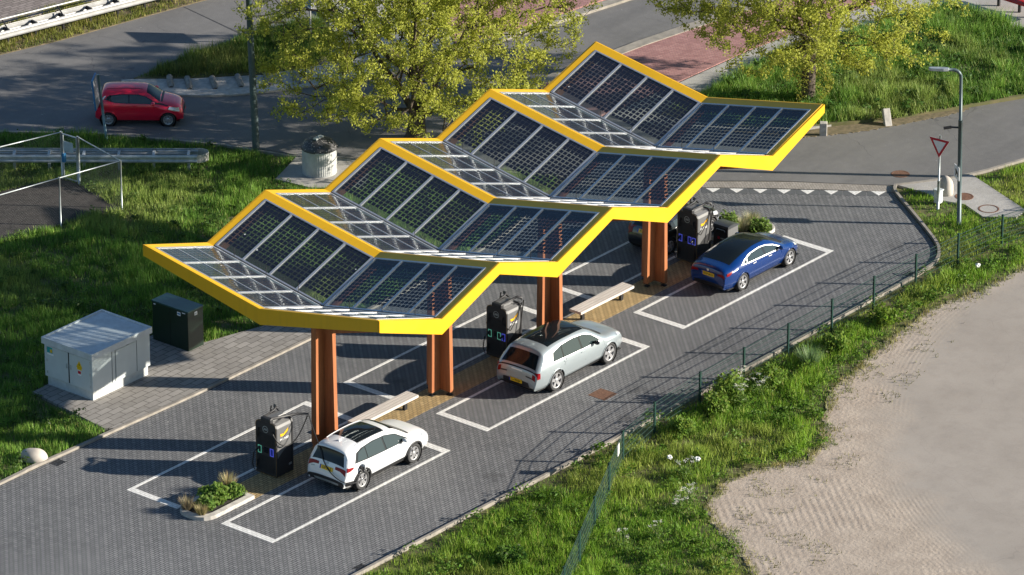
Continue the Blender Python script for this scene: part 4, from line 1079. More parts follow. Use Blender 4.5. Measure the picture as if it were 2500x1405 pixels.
mb = MB(); mb.prism([(-.62, -.36), (.62, -.36), (.62, .36), (-.62, .36)], .016, .02, fm); mb.build("field", M['sign_blue'], t)

# ------------------------------------------------------------------ mesh fence along the yard
FPOST = [(60 - 2.5 * 0, -12.5)]
f1 = [(14.55, -4.62), (17.5, -4.33), (20.1, -4.28), (22.75, -4.25), (25.45, -4.2), (28.05, -4.18), (30.65, -4.2), (33.2, -4.3), (35.7, -4.55), (38.1, -5.0), (40.5, -5.6), (42.9, -6.3)]
f2 = [(12.05, -5.2), (9.75, -6.42), (7.45, -7.62), (5.1, -8.85), (2.8, -10.05), (.5, -11.25)]
posts = f1[::-1] + f2
t = thing("mesh_fence", "dark green welded mesh fence on posts between the paving and the yard", "fence")
for (x_, y_) in posts:
    mb = MB(); mb.box(x_ - .034, x_ + .034, y_ - .034, y_ + .034, -.15, 1.24); mb.box(x_ - .038, x_ + .038, y_ - .038, y_ + .038, 1.24, 1.255); mb.build("post", M['fence_green'], t)
for i in range(len(posts) - 1):
    a, b = Vector((*posts[i], 0)), Vector((*posts[i + 1], 0)); d = b - a; L_ = d.length; d.normalize()
    mb = MB()
    for z in (.06, .26, .46, .66, .86, 1.06, 1.20):
        mb.tube([a + Vector((0, 0, z)), b + Vector((0, 0, z))], .0085 if z < 1.1 else .010, 5)
    q = Vector((-d.y, d.x, 0)) * .0025
    k_ = .025
    while k_ < L_:
        p = a + d * k_
        mb.add([p - d * .0028 + Vector((0, 0, .03)), p + d * .0028 + Vector((0, 0, .03)), p + q + Vector((0, 0, .03)), p - d * .0028 + Vector((0, 0, 1.22)), p + d * .0028 + Vector((0, 0, 1.22)), p + q + Vector((0, 0, 1.22))],
               [(0, 1, 4, 3), (1, 2, 5, 4), (2, 0, 3, 5)])
        k_ += .05
    mb.build("mesh_panel", M['fence_wire'], t)
mx_, my_ = 11.25, -5.62
fm = frame_m((mx_, my_ + .0, .95), (-.88, -.47, 0), (0, 0, 1))
mb = MB(); mb.prism([(-.15, -.2), (.15, -.2), (.15, .2), (-.15, .2)], .01, .02, fm); mb.prism([(-.15, -.2), (.15, -.2), (.15, .2), (-.15, .2)], -.02, -.012, fm); mb.build("white_plate", M['white'], t)

# chain link enclosure with a gate
t = thing("chain_link_enclosure", "galvanised chain link enclosure with a gate around bare ground at the left edge", "fence")
ce = {'a': (14.95, 23.85), 'b': (17.62, 23.22), 'c': (18.33, 26.1), 'd': (18.3, 26.95), 'e': (15.6, 27.75), 'f': (12.2, 24.45), 'g': (12.6, 28.6), 'h': (9.2, 25.1)}
for k_ in 'abcdef':
    x_, y_ = ce[k_]; r_ = .05 if k_ in 'cd' else .03
    mb = MB(); mb.tube([(x_, y_, -.1), (x_, y_, 1.98)], r_, 8); mb.build("post", M['galv'], t, smooth=True)
link = [('h', 'f'), ('f', 'a'), ('a', 'b'), ('b', 'c'), ('d', 'e'), ('e', 'g')]
for p, q in link:
    a, b = Vector((*ce[p], 0)), Vector((*ce[q], 0)); d = (b - a); L_ = d.length; d.normalize()
    mb = MB(); mb.tube([a + Vector((0, 0, 1.95)), b + Vector((0, 0, 1.95))], .023, 8); mb.build("rail", M['galv'], t, smooth=True)
    mb = MB()
    for sg in (1, -1):
        s = -1.9
        while s < L_ + 1.9:
            z0, z1 = .04, 1.9; x0_, x1_ = s, s + sg * (z1 - z0)
            lo_, hi_ = 0, L_
            tA, tB = 0., 1.
            dx_ = x1_ - x0_
            t0_, t1_ = (lo_ - x0_) / dx_, (hi_ - x0_) / dx_
            if t0_ > t1_: t0_, t1_ = t1_, t0_
            tA, tB = max(0, t0_), min(1, t1_)
            if tB - tA > .02:
                p0 = a + d * (x0_ + dx_ * tA) + Vector((0, 0, z0 + (z1 - z0) * tA)); p1 = a + d * (x0_ + dx_ * tB) + Vector((0, 0, z0 + (z1 - z0) * tB))
                w_ = .0011; nn_ = Vector((-d.y, d.x, 0)) * w_; e_ = d * w_
                mb.add([p0 - e_, p0 + e_, p0 + nn_, p1 - e_, p1 + e_, p1 + nn_], [(0, 1, 4, 3), (1, 2, 5, 4), (2, 0, 3, 5)])
            s += .11
    mb.build("chain_link_mesh", M['chain'], t)
a, b = Vector((*ce['d'], 0)), Vector((*ce['c'], 0)); d = (b - a).normalized(); L_ = (b - a).length
mb = MB()
for z in (.1, 1.9): mb.tube([a + d * .06 + Vector((0, 0, z)), b - d * .06 + Vector((0, 0, z))], .03, 8)
for s in (.08, L_ - .08): mb.tube([a + d * s + Vector((0, 0, .1)), a + d * s + Vector((0, 0, 1.9))], .03, 8)
for i in range(22):
    z = .14 + i * .08; mb.tube([a + d * .08 + Vector((0, 0, z)), b - d * .08 + Vector((0, 0, z))], .003, 4)
gt = mb.build("gate", M['galv'], t)
mb = MB(); c = a + d * (L_ * .45); fm = frame_m(c + Vector((-.03, -.01, 1.45)), d, (0, 0, 1)); mb.prism([(-.24, -.2), (.24, -.2), (.24, .2), (-.24, .2)], .02, .035, fm); mb.build("notice_plate", mat("pale blue plate", (.36, .45, .50), .4), gt)
mb = MB(); c = a + d * .1; mb.box(c.x - .06, c.x + .06, c.y - .06, c.y + .06, .75, 1.1); mb.build("lock_box", M['sign_blue'], gt)

# guard rails
def wbeam(mb, p, q, out, z, hgt=.31):
    p, q = Vector(p), Vector(q); o = Vector(out)
    prof = [(0, -.5), (.045, -.42), (.06, -.28), (.0, -.1), (.0, .1), (.06, .28), (.045, .42), (0, .5)]
    v = []
    for P_ in (p, q):
        for a, b in prof: v.append(P_ + o * a + Vector((0, 0, z + b * hgt)))
    n = len(prof)
    mb.add(v, [(i, i + 1, n + i + 1, n + i) for i in range(n - 1)])
t = thing("guard_rail", "double sided low guard rail with a rounded end on the grass at the left", "guard rail")
dr = Vector((.628, -.779, 0)); nr = Vector((.779, .628, 0))
e0 = Vector((22.0, 23.35, 0)); mid = e0 + nr * .35
for s_, off in ((-1, 0), (1, .70)):
    mb = MB(); p = e0 + nr * off; wbeam(mb, p - dr * 13, p, nr * (1 if s_ > 0 else -1), .60)
    o = mb.build("rail_beam", M['galv'], t); m_ = o.modifiers.new("sheet", 'SOLIDIFY'); m_.thickness = .012
mb = MB(); v = []; n = 14
for z in (.44, .60, .76):
    for i in range(n + 1):
        an = -PI / 2 + PI * i / n; v.append(mid + dr * (math.cos(an) * .42) + nr * (math.sin(an) * .37) + Vector((0, 0, z)))
mb.add(v, [(r * (n + 1) + i, r * (n + 1) + i + 1, (r + 1) * (n + 1) + i + 1, (r + 1) * (n + 1) + i) for r in range(2) for i in range(n)])
o = mb.build("end_cap", M['galv_pale'], t); m_ = o.modifiers.new("sheet", 'SOLIDIFY'); m_.thickness = .012
for i in range(10):
    c = mid - dr * (.35 + i * 1.34); mb = MB()
    mb.box(-.05, .05, -.06, .06, -.1, .62, frame_m(c, dr, nr)); mb.box(-.05, .05, -.33, .33, .58, .70, frame_m(c, dr, nr)); mb.build("post", M['galv'], t)
mb = MB(); mb.tube([mid + nr * .2 - dr * 12 + Vector((0, 0, .6)), mid + nr * .2 - dr * .4 + Vector((0, 0, .6))], .035, 8); mb.build("tie_rod", M['galv_pale'], t)
t = thing("guard_rail", "tall sunlit guard rail between the dry verge and the brick road at top left", "guard rail")
a, b = Vector((26.66, 38.39, 0)), Vector((34.0, 36.6, 0)); d = (b - a).normalized(); n_ = Vector((-d.y, d.x, 0))
for s_, off, z in ((-1, 0, .60), (1, .62, .60)):
    mb = MB(); wbeam(mb, a - d * 8 + n_ * off, b + d * 12 + n_ * off, n_ * (1 if s_ > 0 else -1), z)
    o = mb.build("rail_beam", M['galv_pale'], t); m_ = o.modifiers.new("sheet", 'SOLIDIFY'); m_.thickness = .012
mb = MB(); mb.tube([a - d * 8 + n_ * .72 + Vector((0, 0, .98)), b + d * 12 + n_ * .72 + Vector((0, 0, .98))], .04, 8); mb.build("top_rail", M['galv_pale'], t, smooth=True)
mb = MB(); v = [a - d * 8 + n_ * .05 + Vector((0, 0, .50)), b + d * 12 + n_ * .05 + Vector((0, 0, .50)), b + d * 12 + n_ * .57 + Vector((0, 0, .50)), a - d * 8 + n_ * .57 + Vector((0, 0, .50))]; mb.slab(*v, .02); mb.build("tray", M['galv_pale'], t)
for i in range(-3, 12):
    c = a + d * (.55 + i * 1.33) + n_ * .31; mb = MB(); fm = frame_m(c, d, n_)
    mb.box(-.04, .04, -.05, .05, -.1, .49, fm); mb.box(-.04, .04, -.28, .28, .55, .70, fm)
    if i % 2 == 0: mb.tube([c + Vector((0, 0, .7)), c + n_ * .41 + Vector((0, 0, .97))], .03, 6)
    mb.build("post", M['steel'], t)

# red bench cut by the top right corner
t = thing("red_bench", "red slatted bench cut off by the top right corner of the pavement", "bench", (56.2, 8.6, .09))
dB = Vector((-.08, -1, 0)).normalized(); nB = Vector((-dB.y, dB.x, 0))
mb = MB(); fm = frame_m((0, 0, .45), dB, nB)
for i in range(3): mb.box(-1.5, 1.5, -.24 + i * .165, -.10 + i * .165, -.03, .03, fm)
mb.build("seat", M['red_paint'], t)
mb = MB(); fm = frame_m((.32, 0, .8), dB, nB); mb.box(-1.5, 1.5, -.03, .03, -.16, .16, fm); mb.build("backrest", M['red_paint'], t)
for s in (-1.1, 0, .9):
    mb = MB(); c = dB * s; mb.box(c.x - .05, c.x + .05, c.y - .05, c.y + .05, 0, .42); mb.tube([c + Vector((.2, 0, .4)), c + Vector((.3, 0, .95))], .03, 6); mb.build("leg", M['steel'], t)

M['hump'] = mat('shade darkened hump concrete', (.24, .225, .20), .9, var=.3, scale=6)  # concrete darkened: the shade on the humps is part of the colour
# slanted humps on the sloped kerb beside the red car
for i, (a, b) in enumerate([((28.62, 30.9), (27.85, 30.1)), ((28.95, 30.25), (28.2, 29.4)), ((29.6, 29.5), (28.85, 28.62)), ((30.4, 28.85), (29.65, 27.95)), ((31.2, 28.05), (30.5, 27.2)), ((32.2, 27.4), (31.4, 26.4))]):
    a, b = Vector((*a, .06)), Vector((*b, .06)); mb = MB(); mb.tube([a, a.lerp(b, .1) + Vector((0, 0, .06)), a.lerp(b, .9) + Vector((0, 0, .06)), b], [.09, .13, .13, .09], 10)
    tag(mb.build("kerb_hump", M['hump'], smooth=True), "grey concrete hump on the sloped kerb, " + ["leftmost, above the red car", "second from left, behind the red car", "third from left, ahead of the red car", "fourth from left, last before the tall lamp post", "fifth from left, first beyond the tall lamp post", "rightmost, half hidden by tree leaves"][i], "kerb hump", "humps on the sloped kerb")
# litter in the verge
for (x_, y_, lb) in ((13.1, -6.4, "upright scrap of white litter in the grass near the fence corner"), (13.6, -7.2, "crumpled white bag in the grass near the fence corner"), (33.2, -5.2, "crumpled white bag in the verge below the far fence posts")):
    bm = bmesh.new(); bmesh.ops.create_icosphere(bm, subdivisions=2, radius=.11); rr = random.Random(int(x_ * 10))
    for v_ in bm.verts: v_.co *= rr.uniform(.55, 1.15); v_.co.z *= .8
    me = bpy.data.meshes.new("litter_bag"); bm.to_mesh(me); bm.free(); me.materials.append(M['white'])
    o = bpy.data.objects.new("litter_bag", me); COL.objects.link(o); o.location = (x_, y_, .22); tag(o, lb, "litter")
# ------------------------------------------------------------------ cars
def paint_mat(name, c, metal=.25, rough=.35):
    k = NT(name); k.b.inputs["Base Color"].default_value = (*c, 1); k.b.inputs["Metallic"].default_value = metal
    k.b.inputs["Roughness"].default_value = rough; k.b.inputs["Coat Weight"].default_value = 1; k.b.inputs["Coat Roughness"].default_value = .03
    d = k.noise(2.5, 4); k.l(k.math('MULTIPLY_ADD', d, .12, rough - .05), k.b.inputs["Roughness"])
    return k.m
def crom(pts, n):
    out = []
    for i in range(len(pts) - 1):
        p0, p1, p2, p3 = [np.array(pts[j], float) for j in (max(0, i - 1), i, i + 1, min(len(pts) - 1, i + 2))]
        # centripetal-ish: limit overshoot by scaling tangents to the segment
        L = np.linalg.norm(p2 - p1)
        m1 = (p2 - p0); m1 = m1 / (np.linalg.norm(m1) + 1e-9) * L; m2 = (p3 - p1); m2 = m2 / (np.linalg.norm(m2) + 1e-9) * L
        k = max(2, int(L / n))
        for j in range(k):
            t = j / k
            out.append((2 * t ** 3 - 3 * t ** 2 + 1) * p1 + (t ** 3 - 2 * t ** 2 + t) * m1 + (-2 * t ** 3 + 3 * t ** 2) * p2 + (t ** 3 - t ** 2) * m2)
    out.append(np.array(pts[-1], float))
    return np.array(out)
class Body:
    def __init__(s, d):
        s.d = d; s.W = d['W'] / 2; s.L = d['L']; s.zb0 = d.get('zbot', .24)
        s.P = crom(d['prof'], .04)
        s.S = np.concatenate([[0], np.cumsum(np.linalg.norm(np.diff(s.P, axis=0), axis=1))])
        s.xg = np.linspace(0, s.L, 200)
        s.itop = int(np.argmax(s.P[:, 1]))
        zt = np.full(200, 0.0)
        for a, b in zip(s.P[:-1], s.P[1:]):
            lo, hi = min(a[0], b[0]), max(a[0], b[0])
            idx = (s.xg >= lo - 1e-6) & (s.xg <= hi + 1e-6)
            if hi - lo > 1e-6: zz = a[1] + (s.xg[idx] - a[0]) / (b[0] - a[0]) * (b[1] - a[1])
            else: zz = np.full(idx.sum(), max(a[1], b[1]))
            zt[idx] = np.maximum(zt[idx], zz)
        bad = zt < .2; zt[bad] = .5
        s.zt = zt
    def zlo(s, x):
        e = .10
        return s.zb0 + e * max(0, 1 - x / .6) ** 1.5 + e * max(0, 1 - (s.L - x) / .6) ** 1.5
    def ztop(s, x): return float(np.interp(x, s.xg, s.zt))
    def belt(s, x): return float(np.interp(x, [0, s.L], s.d['belt']))
    def plan(s, x):
        d = s.d; f = 1.0
        if x < d['rear'][0]: f -= d['rear'][1] * ((d['rear'][0] - x) / d['rear'][0]) ** 2.3
        if x > s.L - d['front'][0]: f -= d['front'][1] * ((x - s.L + d['front'][0]) / d['front'][0]) ** 2.3
        return f
    def z0(s, x, zt): return zt - min(s.d.get('roll', .24), .55 * (zt - s.zb0))
    def y(s, x, z, zt):
        zb = s.belt(x); W = s.W * s.plan(x)
        sp = np.interp(z, [s.zb0, .34, .46, .60, .76, .86, zb, zb + .001], [.82, .90, .965, .982, 1.0, .992, .955, .955])
        y = W * sp
        if z > zb: y = W * .955 - s.d['lean'] * (z - zb)
        z0 = s.z0(x, zt)
        if z > z0:
            t = min(1, (z - z0) / max(1e-6, zt - z0)); y *= max(0, 1 - t ** 2.6) ** (1 / 3.0)
        return max(0, y)
    def zat(s, x, yy, zt):
        lo = min(.76, s.z0(x, zt)); hi = zt; yy = abs(yy)
        for _ in range(40):
            m = (lo + hi) / 2
            if s.y(x, m, zt) > yy: lo = m
            else: hi = m
        return (lo + hi) / 2
    def section(s, x, zt):
        z0 = s.z0(x, zt); zb = min(s.belt(x), z0)
        if z0 > s.belt(x) + .02: zs = list(np.linspace(s.zlo(x), zb, 8)) + list(np.linspace(zb, z0, 5))[1:]
        else: zs = list(np.linspace(min(s.zlo(x), z0 - .005), z0, 12))
        pts = [(s.y(x, z, zt), z) for z in zs]
        yb = s.y(x, z0, zt)
        for f in np.linspace(1, 0, 12)[1:]:
            t = (1 - f ** 3.0) ** (1 / 2.6); pts.append((yb_(s, x, z0 + t * (zt - z0)) * f, z0 + t * (zt - z0)))
        return pts
    # maps from a flat patch to the skin
    def side(s, x, z, off, sg):
        zt = s.ztop(x); y = s.y(x, min(z, zt - .01), zt)
        y2 = s.y(x, z - .02, zt); ny = Vector((0, 1, (y2 - y) / .02 * 1.0)); ny = Vector((0, 1, (y2 - y) / .02)).normalized()
        return Vector((x, sg * (y + off * ny.y), z + off * ny.z))
    def sat(s, q):
        x = float(np.interp(q, s.S, s.P[:, 0])); z = float(np.interp(q, s.S, s.P[:, 1])); return x, z
    def top_raw(s, q, yy):
        x, zt = s.sat(q); return Vector((x, yy, s.zat(x, yy, zt)))
    def top(s, q, yy, off):
        e = .03; p = s.top_raw(q, yy)
        ds = s.top_raw(q + e, yy) - s.top_raw(q - e, yy); dy = s.top_raw(q, yy + e) - s.top_raw(q, yy - e)
        n = ds.cross(dy)
        if n.length < 1e-9: n = Vector((0, 0, 1))
        return p + n.normalized() * off
    def sr(s, z):   # arc position on the tail at height z
        i = int(np.argmin(np.abs(s.P[:s.itop, 1] - z))); return float(s.S[i])
    def sf(s, z):
        i = s.itop + int(np.argmin(np.abs(s.P[s.itop:, 1] - z))); return float(s.S[i])
    def sx(s, x):   # arc position on the upper surface at x
        m = [i for i in range(len(s.P)) if abs(s.P[i, 0] - x) < .06]
        return float(s.S[max(m, key=lambda i: s.P[i, 1] - abs(s.P[i, 0] - x) * 4)])
def yb_(s, x, z):
    zb = s.belt(x); W = s.W * s.plan(x)
    if z > zb: return W * .955 - s.d['lean'] * (z - zb)
    return W * float(np.interp(z, [s.zb0, .34, .46, .60, .76, .86, zb], [.82, .90, .965, .982, 1.0, .992, .955]))
def flat_patch(poly, step):
    """fill a 2-D polygon and dice it so that it can be laid on a curved skin"""
    bm = bmesh.new(); bm.faces.new([bm.verts.new((p[0], p[1], 0)) for p in poly])
    for ax in (0, 1):
        lo = min(p[ax] for p in poly); hi = max(p[ax] for p in poly); n = int((hi - lo) / step)
        for i in range(1, n + 1):
            co = [0, 0, 0]; no = [0, 0, 0]; co[ax] = lo + (hi - lo) * i / (n + 1); no[ax] = 1
            bmesh.ops.bisect_plane(bm, geom=bm.verts[:] + bm.edges[:] + bm.faces[:], plane_co=co, plane_no=no)
    bm.verts.index_update()
    v = [(q.co.x, q.co.y) for q in bm.verts]; f = [tuple(q.index for q in fa.verts) for fa in bm.faces]; bm.free()
    return v, f
def car(name, label, d, loc, rz, group=None, category="car"):
    B = Body(d); t = thing(name, label, category, loc, rz, group); paint = d['paint']
    # skin
    st = [(p[0], p[1]) for p in B.P]; rings = []
    for x, zt in st:
        half = [(a, b) for a, b in B.section(x, max(zt, B.zlo(x) + .05))]
        rings.append([(x, -a, b) for a, b in half] + [(x, a, b) for a, b in half[::-1][1:]])
    m = len(rings[0]); V = [p for r in rings for p in r]; F = []
    ra = d['ra']
    for i in range(len(rings) - 1):
        for j in range(m - 1):
            q = (i * m + j, i * m + j + 1, (i + 1) * m + j + 1, (i + 1) * m + j)
            c = [sum(V[k][a] for k in q) / 4 for a in range(3)]
            if abs(c[1]) > .5 * B.W and any((c[0] - wx) ** 2 + (c[2] - d['rw']) ** 2 < ra ** 2 for wx in d['wx']): continue
            F.append(q)
    mb = MB(); mb.add(V, F); mb.add([V[k] for k in range(m)], [tuple(range(m))]); mb.add([V[(len(rings) - 1) * m + k] for k in range(m)], [tuple(range(m))[::-1]])
    body = mb.build("body", paint, t, smooth=True)
    bm = bmesh.new(); bm.from_mesh(body.data); bmesh.ops.remove_doubles(bm, verts=bm.verts, dist=.0015); bmesh.ops.recalc_face_normals(bm, faces=bm.faces); bm.to_mesh(body.data); bm.free()
    mb = MB(); mb.box(.15, d['L'] - .15, -B.W * .86, B.W * .86, B.zb0 + .01, B.zb0 + .04); mb.build("floor_pan", M['ink'], t)
    def side_patch(nm, poly, mt, off=.004, step=.05, both=True, parent=None):
        v, f = flat_patch(poly, step); out = None
        for sg in ((-1, 1) if both else (-1,)):
            mb = MB(); mb.add([B.side(a, b, off, sg) for a, b in v], [q if sg < 0 else q[::-1] for q in f]); out = mb.build(nm, mt, parent or t, smooth=True)
        return out
    def top_patch(nm, poly, mt, off=.004, step=.07, parent=None):
        v, f = flat_patch(poly, step); mb = MB(); mb.add([B.top(a, b, off) for a, b in v], f); return mb.build(nm, mt, parent or t, smooth=True)
    # wheels
    rw = d['rw']; tw = d.get('tw', .225)
    for wi, wx in enumerate(d['wx']):
        for sg in (-1, 1):
            yo = sg * (B.W * B.plan(wx) * .972 + .004)
            rt = Matrix.Translation((wx, yo, rw)) @ Matrix.Rotation(-PI / 2 * -sg, 4, 'X')   # local +z points outwards
            rt = Matrix.Translation((wx, yo, rw)) @ (Matrix.Rotation(-PI / 2, 4, 'X') if sg > 0 else Matrix.Rotation(PI / 2, 4, 'X'))
            mb = MB(); rr = d['rim']
            mb.lathe([(rr, -tw), (rw - .03, -tw), (rw, -tw + .03), (rw, -.04), (rw - .012, -.018), (rw - .035, -.004), (rr + .01, -.012), (rr, -.03)], 40, (0, 0, 0), rt)
            wh = mb.build("wheel", M['tyre'], t, smooth=True)
            mb = MB(); mb.lathe([(rr, -.03), (rr - .012, -.012), (rr - .035, -.02), (rr - .04, -.09)], 36, (0, 0, 0), rt)
            sp = d['spokes']
            for k_ in range(sp[0]):
                a = 2 * PI * k_ / sp[0] + .3
                for tw_ in (sp[3] if len(sp) > 3 else (0,)):
                    w0, w1 = sp[1], sp[2]; q = []
                    for r_, w_, aa in ((.05, w0, a), (rr - .03, w1, a + tw_)):
                        c_ = Vector((math.cos(aa) * r_, math.sin(aa) * r_, 0)); n_ = Vector((-math.sin(a), math.cos(a), 0)) * w_
                        q += [c_ - n_, c_ + n_]
                    zz = -.022
                    vv = [(p.x, p.y, zz - (.012 if i < 2 else 0)) for i, p in enumerate(q)] + [(p.x, p.y, zz - .05) for p in q]
                    mb.add([rt @ Vector(p) for p in vv], [(0, 2, 3, 1), (0, 1, 5, 4), (2, 6, 7, 3), (0, 4, 6, 2), (1, 3, 7, 5)])
            mb.lathe([(.075, -.05), (.07, -.02), (.05, -.012), (.001, -.012)], 20, (0, 0, 0), rt)
            mb.build("rim", M['rim'], wh, smooth=False)
            mb = MB(); mb.lathe([(rr - .02, -.085), (.001, -.085)], 28, (0, 0, 0), rt); mb.build("brake_disc", M['black_matt'], wh)
            mb = MB(); mb.lathe([(ra + .0, -.36), (ra + .0, -.03 + .015)], 32, (0, 0, 0), rt); mb.lathe([(.02, -.33), (ra, -.34)], 32, (0, 0, 0), rt); mb.build("wheel_well", M['ink'], t)
        # arch lip
        def ring(r0, r1, zmin=.26):
            a0 = math.asin(max(-1, (zmin - rw) / r1)); n = 18; o = []
            aa = [a0 + (PI - 2 * a0) * k_ / n for k_ in range(n + 1)]
            return aa
        for nm, mt, r0, r1, off in d['arch']:
            a0 = math.asin(max(-.9, (B.zb0 + .02 - rw) / r1)); n = 24
            for sg in (-1, 1):
                v, f = [], []
                for k_ in range(n + 1):
                    a = a0 + (PI - 2 * a0) * k_ / n
                    for r_ in (r0, (r0 + r1) / 2, r1): v.append(B.side(wx + math.cos(a) * r_, max(B.zb0, rw + math.sin(a) * r_), off, sg))
                for k_ in range(n):
                    for j in range(2):
                        q = (k_ * 3 + j, k_ * 3 + j + 1, k_ * 3 + j + 4, k_ * 3 + j + 3); f.append(q if sg < 0 else q[::-1])
                mb = MB(); mb.add(v, f); o = mb.build(nm, mt, t, smooth=True); so = o.modifiers.new("lip", 'SOLIDIFY'); so.thickness = .016; so.offset = 0
    # flush features given by the car's own description
    for ft in d['feat']:
        if ft[0] == 'side': side_patch(ft[1], ft[2], ft[3], *(ft[4:]))
        elif ft[0] == 'top':
            pl = [((B.sr(p[0][1]) if p[0][0] == 'r' else B.sf(p[0][1]) if p[0][0] == 'f' else B.sx(p[0][1])), p[1]) for p in ft[2]]
            if ft[1].startswith('tail') or ft[1].startswith('head') or ft[1].startswith('pair_'):
                nm = ft[1].replace('pair_', ''); top_patch(nm, pl, ft[3], *(ft[4:])); top_patch(nm, [(a, -b) for a, b in pl], ft[3], *(ft[4:]))
            else: top_patch(ft[1], pl, ft[3], *(ft[4:]))
    # seams, handles, mirrors, plate
    for poly in d.get('seams', []):
        mb = MB()
        for sg in (-1, 1):
            v = []
            for (x, z) in poly: v += [B.side(x - .006, z, .0035, sg), B.side(x + .006, z, .0035, sg)]
            mb.add(v, [(2 * i, 2 * i + 1, 2 * i + 3, 2 * i + 2) for i in range(len(poly) - 1)])
        mb.build("door_seam", M['ink'], t)
    for (x, z) in d.get('handles', []):
        for sg in (-1, 1):
            c = B.side(x, z, .012, sg); mb = MB(); mb.box(c.x - .10, c.x + .10, c.y - .012, c.y + .012, c.z - .016, c.z + .016); mb.build("door_handle", d.get('handle_mat', paint), t, bevel=.006)
    mx, mz = d['mirror']
    for sg in (-1, 1):
        c = B.side(mx, mz, 0, sg); bm = bmesh.new(); bmesh.ops.create_icosphere(bm, subdivisions=3, radius=1)
        for v_ in bm.verts: v_.co = Vector((c.x + v_.co.x * .085, c.y + sg * .13 + v_.co.y * .125, c.z + .03 + v_.co.z * .075))
        bmesh.ops.create_cube(bm, size=1, matrix=Matrix.Translation((c.x, c.y + sg * .02, c.z)) @ Matrix.Diagonal((.06, .12, .04, 1)))
        me = bpy.data.meshes.new("mirror"); bm.to_mesh(me); bm.free()
        for p in me.polygons: p.use_smooth = True
        me.materials.append(d.get('mirror_mat', paint)); o = bpy.data.objects.new("mirror", me); COL.objects.link(o); o.parent = t
    if d.get('plate'):
        z, ptxt = d['plate']; q = B.sr(z); p = B.top(q, 0, .022); p1 = B.top_raw(B.sr(z + .05), 0); p0 = B.top_raw(B.sr(z - .05), 0); up = (p1 - p0).normalized()
        if up.z < .5: up = Vector((0, 0, 1))
        fm = frame_m(p, (0, -1, 0), up); w, h = .27, .06
        mb = MB(); mb.prism([(-w - .01, -h - .008), (w + .01, -h - .008), (w + .01, h + .008), (-w - .01, h + .008)], -.02, .002, fm); pl = mb.build("number_plate", M['plate'], t)
        mb = MB(); mb.prism([(-w - .01, -h - .008), (-w + .04, -h - .008), (-w + .04, h + .008), (-w - .01, h + .008)], .0025, .004, fm); mb.build("plate_band", M['plate_blue'], pl)
        text_mesh("plate_text", ptxt, .115, M['ink'], pl, frame_m(p + fm.to_3x3() @ Vector((.025, 0, .0035)), (0, -1, 0), up), .0005, .88)
    if d.get('rails'):
        x0, x1, yo = d['rails']
        for sg in (-1, 1):
            pa = []
            for i in range(11):
                x = x0 + (x1 - x0) * i / 10; zt = B.ztop(x); pa.append((x, sg * yo, B.zat(x, yo, zt) + .03 * math.sin(PI * min(1, max(0, i / 10))) ** .4))
            mb = MB(); mb.tube(pa, .014, 6); mb.build("roof_rail", d['rail_mat'], t, smooth=True)
    if d.get('fin'):
        x = d['fin']; zt = B.ztop(x); mb = MB()
        mb.add([(x - .10, -.03, zt - .01), (x - .10, .03, zt - .01), (x + .12, .02, zt - .01), (x + .12, -.02, zt - .01), (x - .08, 0, zt + .065)], [(0, 1, 4), (1, 2, 4), (2, 3, 4), (3, 0, 4), (3, 2, 1, 0)])
        mb.build("aerial_fin", paint, t)
    return t, B

X, R_, Fr = 'x', 'r', 'f'
BM, BG = M['black_matt'], M['black_gloss']
GL, SG = M['glass'], M['side_glass']
